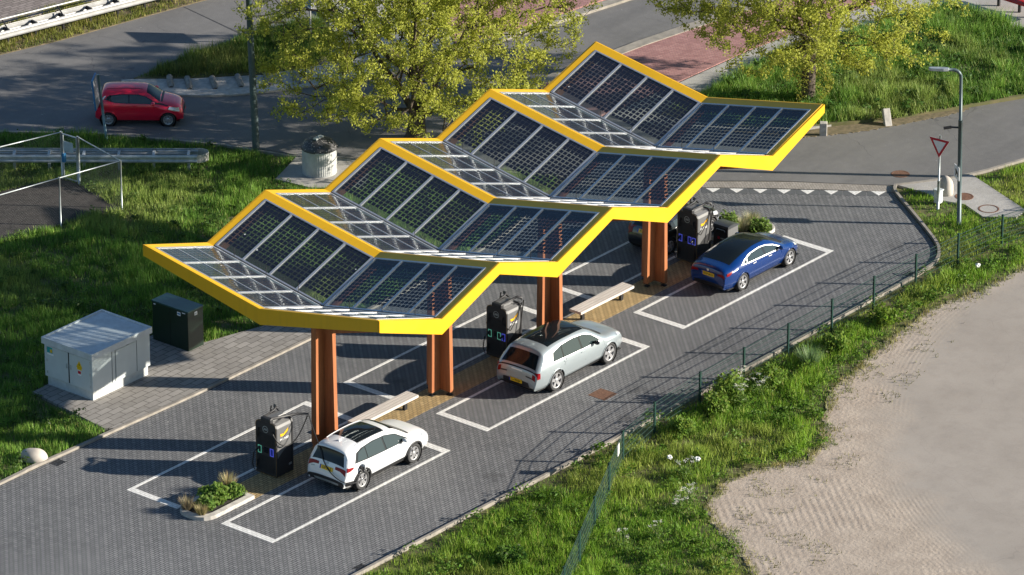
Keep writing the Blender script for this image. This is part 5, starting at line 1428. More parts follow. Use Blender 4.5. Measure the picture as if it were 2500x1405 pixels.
# --- white compact crossover
white = paint_mat("white car paint", (.70, .715, .73), 0, .3)
d = dict(W=1.845, L=4.50, zbot=.23, belt=(1.03, .97), lean=.42, rear=(.70, .09), front=(1.0, .20), roll=.18, paint=white, rw=.352, ra=.405, rim=.245, wx=(.87, 3.56), spokes=(5, .045, .036, (-.16, .16)),
    prof=[(.16, .24), (.05, .36), (.0, .52), (.01, .68), (.05, .84), (.10, .98), (.15, 1.10), (.24, 1.30), (.28, 1.42), (.30, 1.515), (.52, 1.585), (1.2, 1.635), (1.9, 1.645), (2.55, 1.585), (2.8, 1.53), (3.45, 1.13), (3.58, 1.085), (3.9, 1.05), (4.2, .985), (4.38, .90), (4.455, .78), (4.49, .60), (4.48, .42), (4.40, .26)],
    arch=[("arch_trim", BM, .395, .465, .010)], mirror=(2.98, 1.05), plate=(.86, "GSF-76-Z"), fin=.78, rails=(.75, 2.55, .60), rail_mat=white,
    handles=[(1.35, .93), (2.30, .91)], seams=[[(2.42, .3), (2.42, .6), (2.40, .98)], [(1.24, .75), (1.36, .98)], [(3.28, .45), (3.34, .98)]],
    feat=[('top', "rear_window", [((R_, 1.07), -.70), ((R_, 1.07), .70), ((R_, 1.40), .58), ((R_, 1.40), -.58)], GL),
          ('top', "roof_window", [((X, .98), -.54), ((X, .98), .54), ((X, 2.36), .56), ((X, 2.36), -.56)], GL),
          ('top', "windscreen", [((X, 2.62), -.56), ((X, 2.62), .56), ((X, 3.42), .70), ((X, 3.42), -.70)], GL),
          ('top', "wiper_cowl", [((X, 3.42), -.70), ((X, 3.42), .70), ((X, 3.55), .64), ((X, 3.55), -.64)], BM, .005),
          ('side', "window_surround", [(.52, 1.07), (.72, 1.37), (1.0, 1.45), (1.6, 1.49), (2.2, 1.47), (2.7, 1.37), (3.22, 1.06), (3.20, .995), (2.0, 1.01), (1.2, 1.03)], BG, .009),
          ('side', "side_window", [(.66, 1.10), (.80, 1.35), (1.14, 1.435), (1.14, 1.065)], SG, .019),
          ('side', "side_window", [(1.19, 1.06), (1.19, 1.44), (1.6, 1.465), (2.02, 1.455), (2.05, 1.035)], SG, .019),
          ('side', "side_window", [(2.14, 1.03), (2.10, 1.45), (2.25, 1.44), (2.66, 1.355), (3.10, 1.06), (3.05, 1.02)], SG, .019),
          ('side', "bumper_corner", [(.12, .34), (.05, .44), (.06, .54), (.40, .50), (.48, .42), (.40, .30)], BM, .008), ('side', "sill_trim", [(1.22, .25), (1.22, .40), (3.2, .40), (3.2, .25)], BM, .006),
          ('top', "bumper_trim", [((R_, .35), -.74), ((R_, .35), .74), ((R_, .60), .82), ((R_, .56), .60), ((R_, .56), -.60), ((R_, .60), -.82)], BM, .008),
          ('top', "diffuser", [((R_, .34), -.50), ((R_, .34), .50), ((R_, .43), .54), ((R_, .43), -.54)], M['galv'], .010),
          ('top', "tail_lamp", [((R_, .90), .36), ((R_, .96), .36), ((R_, 1.03), .80), ((R_, .86), .82), ((R_, .87), .58)], M['red_lamp'], .007, .04),
          ('side', "tail_lamp", [(.11, .88), (.16, 1.02), (.44, .99), (.40, .93), (.22, .88)], M['red_lamp'], .008, .04),
          ('top', "badge", [((R_, 1.0), -.05), ((R_, 1.0), .05), ((R_, 1.05), .05), ((R_, 1.05), -.05)], M['galv'], .006, .03),
          ('top', "model_badge", [((R_, .80), .52), ((R_, .80), .68), ((R_, .825), .68), ((R_, .825), .52)], M['galv'], .006, .03),
          ('side', "head_lamp", [(3.95, .86), (4.0, .93), (4.34, .87), (4.38, .76), (4.2, .78)], M['clear_lamp'], .006, .05),
          ('top', "grille", [((Fr, .82), -.42), ((Fr, .82), .42), ((Fr, .55), .36), ((Fr, .55), -.36)], BM, .006),
          ('top', "tailgate_seam", [((R_, 1.445), -.60), ((R_, 1.445), .60), ((R_, 1.46), .60), ((R_, 1.46), -.60)], BM, .004)])
CW, BW = car("white_crossover", "white crossover car plugged in at the nearest charging bay", d, (4.07, 1.21, .012), 0, "cars parked under the canopy")
# --- grey estate
grey = paint_mat("pale blue grey car paint", (.31, .355, .375), .35, .34)
d = dict(W=1.964, L=5.03, zbot=.24, belt=(1.08, 1.02), lean=.39, rear=(.72, .09), front=(1.1, .20), roll=.18, paint=grey, rw=.382, ra=.432, rim=.285, wx=(1.12, 4.10), spokes=(5, .052, .062),
    prof=[(.20, .26), (.07, .36), (.0, .54), (.02, .72), (.05, .90), (.10, 1.03), (.20, 1.16), (.46, 1.46), (.52, 1.54), (.58, 1.61), (.9, 1.675), (1.5, 1.735), (2.2, 1.745), (2.8, 1.70), (3.1, 1.63), (3.82, 1.20), (3.95, 1.155), (4.3, 1.12), (4.7, 1.04), (4.90, .95), (4.985, .80), (5.02, .62), (5.0, .42), (4.92, .28)],
    arch=[("arch_trim", grey, .425, .462, .005)], mirror=(3.22, 1.10), mirror_mat=BG, plate=(.52, "T-170-BX"),
    handles=[(1.62, .99), (2.58, .98)], seams=[[(2.70, .3), (2.70, .65), (2.68, 1.05)], [(1.52, .84), (1.66, 1.06)], [(3.70, .45), (3.74, 1.03)]],
    feat=[('top', "rear_window", [((R_, 1.09), -.76), ((R_, 1.09), .76), ((R_, 1.49), .64), ((R_, 1.49), -.64)], GL),
          ('top', "roof_window", [((X, .96), -.62), ((X, .96), .62), ((X, 2.2), .63), ((X, 2.96), .60), ((X, 2.96), -.60), ((X, 2.2), -.63)], GL),
          ('top', "windscreen", [((X, 3.02), -.60), ((X, 3.02), .60), ((X, 3.78), .74), ((X, 3.78), -.74)], GL),
          ('top', "wiper_cowl", [((X, 3.80), -.72), ((X, 3.80), .72), ((X, 3.94), .66), ((X, 3.94), -.66)], BM, .005),
          ('top', "tail_band", [((R_, .985), -.82), ((R_, .985), .82), ((R_, 1.03), .80), ((R_, 1.03), -.80)], BM, .005),
          ('side', "window_surround", [(.86, 1.13), (1.02, 1.44), (1.5, 1.56), (2.2, 1.595), (2.8, 1.545), (3.2, 1.40), (3.62, 1.12), (3.60, 1.06), (2.2, 1.085), (1.2, 1.10)], M['alu'], .009),
          ('side', "side_window", [(.95, 1.14), (1.06, 1.42), (1.50, 1.53), (1.50, 1.125)], SG, .019),
          ('side', "side_window", [(1.56, 1.12), (1.56, 1.54), (2.2, 1.57), (2.46, 1.55), (2.50, 1.095)], SG, .019),
          ('side', "side_window", [(2.58, 1.09), (2.54, 1.545), (2.8, 1.52), (3.18, 1.38), (3.52, 1.13), (3.48, 1.08)], SG, .019),
          ('side', "window_pillar", [(1.505, 1.12), (1.505, 1.53), (1.555, 1.54), (1.555, 1.12)], BG, .019),
          ('side', "window_pillar", [(2.505, 1.09), (2.465, 1.55), (2.535, 1.545), (2.575, 1.09)], BG, .019),
          ('side', "sill_trim", [(1.55, .26), (1.55, .33), (3.68, .36), (3.68, .26)], BM, .006),
          ('top', "bumper_trim", [((R_, .28), -.62), ((R_, .28), .62), ((R_, .60), .56), ((R_, .60), -.56)], BM, .006),
          ('top', "tail_lamp", [((R_, .76), .70), ((R_, .96), .70), ((R_, .96), .83), ((R_, .76), .84)], M['red_lamp'], .007, .04),
          ('side', "tail_lamp", [(.06, .76), (.08, .97), (.22, .97), (.20, .76)], M['red_lamp'], .008, .04),
          ('top', "pair_tail_strip", [((R_, .755), .42), ((R_, .80), .42), ((R_, .80), .69), ((R_, .755), .69)], BM, .005, .04),
          ('top', "badge_lettering", [((R_, .905), -.24), ((R_, .905), .24), ((R_, .935), .24), ((R_, .935), -.24)], M['alu'], .005, .04),
          ('side', "head_lamp", [(4.55, .93), (4.58, 1.0), (4.88, .93), (4.90, .86)], M['clear_lamp'], .006, .05)])
car("grey_estate_car", "pale blue grey estate car with a black glass roof in the middle charging bay", d, (14.12, 1.17, .012), 0, "cars parked under the canopy")
# --- blue saloon
blue = paint_mat("deep blue car paint", (.0005, .028, .15), .12, .2)
d = dict(W=1.85, L=4.69, zbot=.20, belt=(.98, .90), lean=.52, rear=(.9, .15), front=(1.1, .27), roll=.22, paint=blue, rw=.335, ra=.385, rim=.245, wx=(.97, 3.85), spokes=(5, .022, .022, (-.20, .20)),
    prof=[(.18, .22), (.06, .36), (.02, .56), (.02, .74), (.0, .90), (.02, 1.0), (.10, 1.065), (.42, 1.125), (.80, 1.235), (1.3, 1.365), (1.8, 1.43), (2.15, 1.443), (2.6, 1.405), (3.0, 1.285), (3.55, 1.02), (3.72, .965), (4.1, .89), (4.4, .79), (4.58, .68), (4.66, .55), (4.68, .40), (4.62, .23)],
    arch=[("arch_trim", blue, .378, .412, .005)], mirror=(3.12, .97), plate=(.74, "KGP-66-H"), handle_mat=M['alu'],
    handles=[(1.62, .88), (2.55, .86)], seams=[[(2.52, .3), (2.52, .55), (2.50, .93)], [(1.50, .72), (1.62, .95)], [(3.42, .42), (3.46, .90)]],
    feat=[('top', "rear_window", [((X, .46), -.62), ((X, .46), .62), ((X, 1.3), .60), ((X, 1.85), .56), ((X, 1.85), -.56), ((X, 1.3), -.60)], GL),
          ('top', "roof_window", [((X, 1.86), -.56), ((X, 1.86), .56), ((X, 2.57), .56), ((X, 2.57), -.56)], GL),
          ('top', "windscreen", [((X, 2.58), -.50), ((X, 2.58), .50), ((X, 3.56), .68), ((X, 3.56), -.68)], GL),
          ('top', "wiper_cowl", [((X, 3.57), -.66), ((X, 3.57), .66), ((X, 3.70), .58), ((X, 3.70), -.58)], BM, .005),
          ('side', "window_surround", [(.87, .995), (1.10, 1.125), (1.5, 1.245), (2.1, 1.287), (2.5, 1.258), (2.9, 1.157), (3.34, .960), (3.31, .903), (2.4, .933), (1.4, .963)], M['alu'], .009),
          ('side', "side_window", [(.98, 1.01), (1.14, 1.10), (1.26, 1.145), (1.22, .995)], SG, .019),
          ('side', "side_window", [(1.26, .99), (1.30, 1.155), (1.6, 1.225), (2.05, 1.26), (2.20, 1.257), (2.25, .965)], SG, .019),
          ('side', "side_window", [(2.36, .96), (2.31, 1.25), (2.5, 1.23), (2.88, 1.13), (3.22, .965), (3.18, .935)], SG, .019),
          ('side', "window_pillar", [(2.255, .965), (2.205, 1.257), (2.305, 1.25), (2.355, .96)], BG, .019),
          ('top', "bumper_trim", [((R_, .25), -.60), ((R_, .25), .60), ((R_, .42), .66), ((R_, .42), -.66)], BM, .006),
          ('top', "tail_lamp", [((R_, .78), .44), ((R_, .86), .44), ((R_, .94), .74), ((R_, .82), .76)], M['red_lamp'], .007, .04),
          ('side', "tail_lamp", [(.06, .80), (.10, .90), (.40, .955), (.34, .90), (.20, .82)], M['red_lamp'], .008, .04),
          ('top', "badge", [((R_, .86), -.035), ((R_, .86), .035), ((R_, .935), .06), ((R_, .935), -.06)], M['alu'], .007, .03),
          ('side', "head_lamp", [(4.16, .73), (4.2, .80), (4.50, .69), (4.52, .62)], M['clear_lamp'], .006, .05)])
car("blue_saloon", "glossy deep blue saloon car with a glass roof in the farthest charging bay", d, (25.34, 1.30, .012), 0, "cars parked under the canopy")
# --- black small hatchback behind the column
blk = paint_mat("black car paint", (.012, .013, .015), .1, .3)
def hatch(paint, L, W, H, wx, rw, plate, red=False):
    f = L / 3.85
    return dict(W=W, L=L, zbot=.20, belt=(.98, .93), lean=.42, rear=(.7, .16), front=(.85, .24), roll=.24, paint=paint, rw=rw, ra=rw + .05, rim=rw * .70, wx=wx, spokes=(8, .03, .04) if red else (5, .03, .035),
    prof=[(.16 * f, .22), (.05, .36), (0, .54), (.02, .72), (.08, .90), (.16 * f, 1.05), (.28 * f, H - .17), (.36 * f, H - .07), (.6 * f, H - .02), (1.3 * f, H), (1.9 * f, H - .01), (2.3 * f, H - .08), (2.86 * f, 1.03), (3.0 * f, .985), (3.4 * f, .90), (3.66 * f, .80), (3.78 * f, .66), (3.84 * f, .48), (3.82 * f, .34), (3.74 * f, .22)],
    arch=[("arch_trim", BM if not red else paint, rw + .042, rw + .08, .006)], mirror=(2.55 * f, .98), plate=plate, handles=[(1.75 * f, .88)], handle_mat=M['alu'] if not red else paint,
    seams=[[(2.62 * f, .35), (2.64 * f, .93)], [(1.52 * f, .35), (1.55 * f, .95)]],
    feat=[('top', "rear_window", [((R_, 1.0), -.56), ((R_, 1.0), .56), ((R_, H - .14), .48), ((R_, H - .14), -.48)], GL),
          ('top', "windscreen", [((X, 2.24 * f), -.50), ((X, 2.24 * f), .50), ((X, 2.84 * f), .60), ((X, 2.84 * f), -.60)], GL),
          ('top', "wiper_cowl", [((X, 2.85 * f), -.58), ((X, 2.85 * f), .58), ((X, 2.95 * f), .5), ((X, 2.95 * f), -.5)], BM, .005),
          ('side', "window_surround", [(.42 * f, 1.10), (.62 * f, H - .20), (1.3 * f, H - .155), (1.9 * f, H - .165), (2.25 * f, H - .24), (2.70 * f, .99), (2.66 * f, .945), (1.4 * f, .965), (.9 * f, .99)], BG, .009),
          ('side', "side_window", [(.62 * f, 1.08), (.74 * f, H - .22), (1.46 * f, H - .18), (1.46 * f, .985), (.95 * f, 1.015)], SG, .019),
          ('side', "side_window", [(1.53 * f, .985), (1.53 * f, H - .18), (1.88 * f, H - .19), (2.22 * f, H - .26), (2.58 * f, 1.0), (2.54 * f, .965)], SG, .019),
          ('top', "bumper_trim", [((R_, .24), -.5), ((R_, .24), .5), ((R_, .46), .58), ((R_, .46), -.58)], BM, .006),
          ('top', "tail_lamp", [((R_, .76), .52), ((R_, .98), .52), ((R_, .98), .68), ((R_, .76), .70)], M['red_lamp'], .007, .04),
          ('side', "tail_lamp", [(.07, .78), (.12, .98), (.24, .98), (.20, .78)], M['red_lamp'], .008, .04),
          ('side', "head_lamp", [(3.20 * f, .74), (3.26 * f, .83), (3.66 * f, .74), (3.70 * f, .62), (3.5 * f, .64)], M['clear_lamp'], .006, .05),
          ('top', "grille", [((Fr, .60), -.40), ((Fr, .60), .40), ((Fr, .36), .44), ((Fr, .36), -.44)], BM, .006)] +
         ([('side', "pillar_stripe", [(.24 * f, 1.06), (.42 * f, H - .24), (.50 * f, H - .22), (.34 * f, 1.06)], M['white'], .008, .05), ('side', "side_stripe", [(2.66 * f, .965), (2.72 * f, .99), (3.2 * f, .86), (3.2 * f, .835)], BG, .006, .05),
           ('top', "roof_ridge", [((X, .5 * f), -.36), ((X, .5 * f), -.33), ((X, 2.1 * f), -.33), ((X, 2.1 * f), -.36)], BG, .009), ('top', "roof_ridge", [((X, .5 * f), .33), ((X, .5 * f), .36), ((X, 2.1 * f), .36), ((X, 2.1 * f), .33)], BG, .009)] if red else
          [('top', "chrome_strip", [((R_, .63), -.62), ((R_, .63), .62), ((R_, .645), .62), ((R_, .645), -.62)], M['alu'], .006), ('side', "chrome_strip", [(.5, .962), (2.64, .932), (2.64, .945), (.5, .978)], M['alu'], .009)]))
car("black_hatchback", "black hatchback half hidden behind the fourth timber column", hatch(blk, 3.85, 1.73, 1.43, (.62, 3.12), .31, (.86, "P-201-DJ")), (26.65, 5.32, .012), 0, "cars parked under the canopy")
redp = paint_mat("red car paint", (.75, .006, .04), .1, .3)
rd = hatch(redp, 3.46, 1.62, 1.46, (.52, 2.86), .285, (.80, "1-TKX-88"), True); rd['plate'] = None
ang = math.atan2(27.42 - 29.25, 24.78 - 23.35)
dirv = Vector((math.cos(ang), math.sin(ang), 0)); lat = Vector((-dirv.y, dirv.x, 0))
base = Vector((23.33, 29.27, 0)) - dirv * .52 + lat * .80
car("red_hatchback", "small red hatchback driving on the road behind the sign pole", rd, (base.x, base.y, .004), ang)
# drivers and seats are not visible behind the reflections
# charging cable over the tail of the white car, plug in its rear wing
def cwp(p): return Vector((4.07, 1.21, .012)) + Vector(p)
fl = BW.side(.72, .90, .0, -1)
o_ = Vector((3.72, 3.10, 0))
tip = o_ + Vector((1.25, -.36, 2.10))
q1 = cwp(BW.top(BW.sr(1.36), .44, .03)); q2 = cwp(BW.top(BW.sr(1.08), .20, .03)); q3 = cwp(BW.top(BW.sr(.80), -.15, .05)); q4 = cwp(BW.top(BW.sr(.68), -.50, .08)); q5 = cwp((.00, -.82, .56)); q6 = cwp((.30, -1.03, .50)); q7 = cwp((.74, -1.10, .58)); q8 = cwp(fl) + Vector((.05, -.12, -.06))
pts = smooth_line([tuple(p) for p in (tip, tip.lerp(q1, .5) + Vector((0, 0, -.05)), q1, q2, q3, q4, q5, q6, q7, q8)], 6)
mb = MB(); mb.tube([Vector(p) - o_ for p in pts], .017, 7); mb.build("charging_cable", M['black_matt'], ch1, smooth=True)
mb = MB(); mb.tube([cwp(fl) - o_ + Vector((0, .02, 0)), cwp(fl) - o_ + Vector((0, -.13, -.02))], .055, 10); mb.tube([cwp(fl) - o_ + Vector((0, -.13, -.02)), cwp(fl) - o_ + Vector((.02, -.17, -.14))], .04, 8); mb.build("plug", M['black_matt'], ch1, smooth=True)
mb = MB(); mb.box(fl.x + .09, fl.x + .105, fl.y - .15, fl.y, fl.z - .06, fl.z + .10); mb.build("charge_flap", white, CW)
# ------------------------------------------------------------------ trees
def tree(name, x, y, label, ctr, rad, n_tw, n_leaf, seed, stems, ivy=0, lean=(0, 0), trunk_r=.32, group="spring trees", low=1.2, leafsz=.075, cut=None):
    t = thing(name, label, "tree", (x, y, 0), 0, group)
    r = np.random.default_rng(seed)
    T = []
    while len(T) < n_tw:
        p = r.normal(size=3); p /= np.linalg.norm(p); rr = r.random() ** .42
        q = np.array(ctr) + p * rr * np.array(rad) * (1 + .18 * math.sin(p[0] * 4 + seed) * math.cos(p[1] * 5 + p[2] * 3))
        if q[2] < low + .5 * r.random(): continue
        # gaps: whole clumps of the crown are missing
        g = math.sin(q[0] * 1.25 + seed) * math.sin(q[1] * 1.15 + 1.7 * seed) * math.sin(q[2] * 1.4 + .6 * seed)
        if g > .40 and r.random() < .6: continue
        T.append(q)
    T = np.array(T)
    # skeleton: a few stems, then every twig joins the nearest point already there
    N = [np.array([0, 0, -.1]), np.array([lean[0] * .3, lean[1] * .3, stems[0]])]; par = [-1, 0]; dep = [0, stems[0]]
    fork = 1
    for (sx_, sy_, sz_) in stems[1]:
        a = N[fork]; b = np.array([sx_, sy_, sz_]); last = fork
        for i in range(1, 7):
            f = i / 6; p = a + (b - a) * np.array([f, f, f ** .8]) + r.normal(size=3) * .14 * (1 if i < 6 else .3)
            N.append(p); par.append(last); dep.append(dep[last] + np.linalg.norm(p - N[last])); last = len(N) - 1
    order = np.argsort(np.linalg.norm(T - np.array([0, 0, stems[0]]), axis=1))
    cnt = {}
    ends = []
    for k_ in order:
        q = T[k_]; A_ = np.array(N); D_ = np.array(dep)
        dv = q - A_; dist = np.linalg.norm(dv, axis=1)
        cost = dist + .22 * D_ + np.where(A_[:, 2] > q[2] + .6, 1.2, 0) + np.where(np.arange(len(A_)) == 0, 99, 0)
        j = int(np.argmin(cost)); L = dist[j]; ns = max(1, int(L / .55)); last = j
        a = A_[j]
        for i in range(1, ns + 1):
            f = i / ns; p = a + (q - a) * f + np.array([0, 0, .10 * L * math.sin(PI * f)]) + (r.normal(size=3) * .055 * L / ns if i < ns else 0)
            N.append(p); par.append(last); dep.append(dep[last] + np.linalg.norm(p - N[last])); last = len(N) - 1
        ends.append(last)
    w = np.zeros(len(N)); child = [[] for _ in N]
    for i, p in enumerate(par):
        if p >= 0: child[p].append(i)
    w = np.array([1.0 if not c else 0.0 for c in child])
    for i in range(len(N) - 1, 0, -1): w[par[i]] += w[i]
    R0 = trunk_r * (w / w[0]) ** .58; R0 = np.maximum(R0, .007)
    mb = MB()
    for i in range(1, len(N)):
        p = par[i]; n_ = 7 if R0[i] > .06 else 4
        r0 = min(R0[p], R0[i] * 1.35); mb.tube([N[p], N[i]], [r0, R0[i]], n_, caps=False)
    # root flare
    mb.tube([(0, 0, -.1), (0, 0, .25), (0, 0, .6)], [trunk_r * 1.5, trunk_r * 1.15, trunk_r], 10, caps=False)
    mb.build("trunk", M['bark'], t, smooth=True)
    N = np.array(N)
    ar = np.array([i for i in range(1, len(N)) if R0[i] < max(.030, np.percentile(R0, 70))])
    per = n_leaf // len(ar) + 1
    src = np.repeat(ar, per); f = r.random(len(src))[:, None]
    base = N[src] * f + N[np.array(par)[src]] * (1 - f)
    # leaves sit in bunches round each twig
    BN = 16
    heads = r.integers(0, len(src), len(src) // BN + 1)
    hb = base[heads] + r.normal(size=(len(heads), 3)) * .10
    c = np.repeat(hb, BN, axis=0)[:len(src)] + r.normal(size=base.shape) * .095
    n = len(c)
    mixc = r.random((n, 1)) * .6 + .4 * np.repeat(r.random((n // 25 + 1, 1)), 25, axis=0)[:n]
    col = np.array([.30, .345, .05]) * (1 - mixc) + np.array([.56, .565, .10]) * mixc
    col = col * (.75 + .5 * r.random((n, 1)))
    sz = leafsz * (.55 + .7 * r.random(n))
    blade_mesh([leaves(c, sz, col)], "crown", M['leaf'], t)
    if ivy:
        m_ = ivy; z = r.random(m_) ** .8 * (stems[0] + 1.6); a = r.random(m_) * 2 * PI
        rad_ = trunk_r * 1.05 + .16 + .22 * r.random(m_) + .14 * np.sin(z * 3 + a * 2)
        keep = ~((np.abs((a - 3.9 + PI) % (2 * PI) - PI) < .55) & (z < 1.9))
        sh = np.stack([np.cos(a) * rad_ + .10 * (z < 1.2), np.sin(a) * rad_ - .22 * np.exp(-((z - 1.0) / .8) ** 2), z + .02], -1)[keep]
        blade_mesh([leaves(sh, .05 * (.6 + .7 * r.random(len(sh))), jitter_col((.27, .28, .045), len(sh), .4))], "trunk_growth", M['leaf'], t)
    return t
tree("spring_tree", 30.0, 19.1, "broad spring tree with many stems standing behind the canopy at the left", (-.1, .3, 5.6), (6.7, 7.0, 5.4), 1700, 125000, 3,
     (.9, [(-1.9, 2.6, 6.2), (.8, 1.9, 7.6), (1.5, -2.5, 6.5), (-1.7, -1.4, 6.0), (2.7, .6, 6.3), (-.3, .3, 8.6)]), trunk_r=.36, low=.7, leafsz=.060)
tree("spring_tree", 42.4, 9.3, "spring tree with leaf covered trunk on the grassy bank at the upper right", (.2, .9, 6.0), (6.6, 7.0, 4.2), 1450, 112000, 8,
     (2.7, [(-1.6, 2.8, 4.6), (1.0, 2.6, 6.8), (2.2, -3.0, 5.3), (.3, .3, 8.2), (-2.6, .3, 4.6)]), ivy=5200, trunk_r=.28, low=2.2, leafsz=.060)
tree("spring_tree", 57.5, -17.0, "bare looking spring tree beyond the right edge whose shadow streaks the road", (0, 0, 4.6), (3.6, 3.6, 2.8), 220, 7000, 21,
     (1.6, [(-1.2, 1.6, 4.5), (1.5, -1.0, 5.0), (0, 0, 6.4)]), trunk_r=.22, low=1.8)

# ------------------------------------------------------------------ grass
def scatter(poly, n_per, holes=(), edge=0.0, ragged_=0.0):
    P = np.array(poly); x0, y0 = P.min(0); x1, y1 = P.max(0)
    n = int((x1 - x0) * (y1 - y0) * n_per)
    x = RNG.uniform(x0, x1, n); y = RNG.uniform(y0, y1, n)
    k_ = in_poly(x, y, poly)
    for h in holes: k_ &= ~in_poly(x, y, h)
    # only what the photograph can see (with a margin for a step to the side)
    d = np.stack([x - CAM.x, y - CAM.y, -CAM.z + 0 * x], -1)
    dep = d @ np.array(fwd); sx_ = (d @ np.array(right)) / dep * 13004.4; sy_ = (d @ np.array(upv)) / dep * 13004.4
    k_ &= (np.abs(sx_) < 1420) & (np.abs(sy_) < 860)
    return x[k_], y[k_]
def grass(name, poly, n_per, hmin, hmax, z, cols, holes=(), fade=0, seed=1, w=.026, lean=.5, patch=1.4, thin=0.0, clump=.0):
    x, y = scatter(poly, n_per, holes)
    ns = vnoise(x, y, patch, seed) * .6 + vnoise(x, y, patch * .35, seed + 5) * .4
    n2 = vnoise(x, y, patch * 2.6, seed + 9)
    tuft = vnoise(x, y, .42, seed + 13)
    ed = edge_dist(x, y, poly) if fade else np.full(x.shape, 9.0)
    keep = RNG.random(len(x)) < np.clip(.25 + ed / fade if fade else 1, 0, 1) * np.clip(1 - thin * (n2 > .62), .2, 1) * np.clip(.35 + 1.3 * tuft, .2, 1)
    x, y, ns, n2, ed, tuft = x[keep], y[keep], ns[keep], n2[keep], ed[keep], tuft[keep]
    h = (hmin + (hmax - hmin) * np.clip(ns * 1.5 - .25, 0, 1)) * (.55 + .6 * RNG.random(len(x))) * (.6 + .8 * tuft)
    if fade: h *= np.clip(.35 + ed / fade * .8, .35, 1)
    c0, c1, c2 = [np.array(c) for c in cols]
    m = np.clip((ns - .3) / .4, 0, 1)[:, None]; col = c0 * (1 - m) + c1 * m
    dry = (np.clip((n2 - .62) / .16, 0, 1) * .5)[:, None]; col = col * (1 - dry) + c2 * dry
    loose = (RNG.random((len(x), 1)) < .10); col = np.where(loose, c2 * (.8 + .5 * RNG.random((len(x), 1))), col)
    col = col * (.65 + .7 * RNG.random((len(x), 1)))
    V = blades(x, y, np.full(len(x), z), h, w * (.6 + .8 * RNG.random(len(x))), col, lean)
    return struct(blade_mesh([V], name, M['grass']), 'stuff')
LUSH = [(.095, .205, .03), (.19, .335, .05), (.32, .36, .10)]
VERGE = [(.13, .26, .024), (.225, .38, .036), (.36, .38, .09)]
LEFT = [(-16, 10.2), (2.8, 10.1), (3.3, 14.5), (4.1, 12.0), (7.3, 12.0), (7.3, 14.6), (9.3, 14.5), (10.3, 14.3), (10.35, 12.6), (11.4, 12.3), (12.9, 11.9), (15.0, 10.8), (16.4, 9.95), (24, 10.4), (28, 11.4), (30.2, 12.2), (28.7, 15.3), (26.8, 19.2), (25.3, 21.7), (24.5, 24.5), (22.2, 29.2), (18, 35), (5, 50), (-16, 50)]
BIN = [(23.4, 20.6), (25.85, 21.55), (27.3, 19.0), (24.8, 17.3), (23.6, 19.0)]
CAB = [(4.1, 12.0), (7.3, 12.0), (7.3, 14.5), (4.1, 14.5)]
ENCH = [(16.0, 27.8), (18.2, 27.0), (18.25, 26.2), (17.45, 23.4), (14.9, 24.0), (12.2, 24.6), (8, 25.4), (10, 30)]
grass("grass", LEFT, 420, .14, .42, -.02, LUSH, (BIN, CAB, ENCH, PAVERS), seed=2, w=.03)
grass("grass", MED, 420, .30, .62, .09, [(.07, .14, .02), (.12, .21, .03), (.22, .22, .07)], seed=3, w=.03, fade=.35)
GRB = [(38.9, 10.2), (40.2, 8.2), (41.9, 6.9), (43.4, 5.7), (45.9, 4.5), (48.4, 3.3), (57, -.1), (57, 2), (54.4, 7.0), (54.9, 9.5), (55.1, 11.0), (53.6, 11.9), (50.3, 12.4), (46, 13.3), (41.6, 13.2), (38.2, 13)]
grass("grass", GRB, 480, .22, .62, .12, LUSH, seed=4, w=.034, patch=1.0, lean=.7)
SLAB = [(37.95, 1.75), (40.0, .45), (40.6, .2), (39.0, -3.4), (38.2, -3.5), (37.45, -2.5), (38.0, -1.3), (37.75, -.3), (38.0, .5)]
RC = [p for p in KR[:30]]
CORNER = [(37.75, 1.5), (37.3, 1.2), (36.85, .55), (36.05, -.5), (35.15, -1.65), (34.4, -2.55), (33.7, -3.15), (32.6, -3.7), (32.6, -4.3), (36, -4.7), (42, -6.2), (48, -8), (60, -12), (60, -7), (47, -2.0), (43.2, -.8), (41.3, -.25), (40.6, .1), (38.4, 1.3)]
grass("grass", CORNER, 420, .08, .26, -.02, VERGE, (SLAB,), seed=5, w=.026, fade=.2, patch=.9)
VG = [(32.6, -3.9), (28, -3.95), (15.0, -4.02), (13.6, -3.98), (7, -3.9), (0, -3.85), (-14, -3.85), (-14, -30), (2, -22)] + [p for p in YARD_EDGE[::-1][3:-1]] + [(44, -7.0), (44, -6.4), (36, -4.7)]
grass("grass", VG, 560, .12, .46, -.02, VERGE, seed=6, w=.026, fade=1.1, patch=1.1, thin=.3, lean=.6)
# grass thinning out over the edge of the sand
x, y = scatter(YARD, 520)
dd = np.full(x.shape, 1e9)
for i in range(len(YARD_EDGE) - 1):
    (x0, y0), (x1, y1) = YARD_EDGE[i], YARD_EDGE[i + 1]; dx, dy = x1 - x0, y1 - y0
    tt_ = np.clip(((x - x0) * dx + (y - y0) * dy) / (dx * dx + dy * dy), 0, 1); dd = np.minimum(dd, np.hypot(x - x0 - tt_ * dx, y - y0 - tt_ * dy))
k_ = RNG.random(len(x)) < np.clip(1 - dd / (.25 + 1.3 * vnoise(x, y, .9, 41) * vnoise(x, y, .3, 42)), 0, 1) ** 1.3
x, y, dd = x[k_], y[k_], dd[k_]
m_ = vnoise(x, y, .5, 43)[:, None]
c = (np.array([.12, .19, .03]) * (1 - m_) + np.array([.33, .28, .11]) * m_) * (.6 + .8 * RNG.random((len(x), 1)))
struct(blade_mesh([blades(x, y, np.zeros(len(x)), (.05 + .16 * RNG.random(len(x))) * np.clip(1.2 - dd, .3, 1), .028 + 0 * x, c, .8)], "sparse_grass", M['grass']), 'stuff')
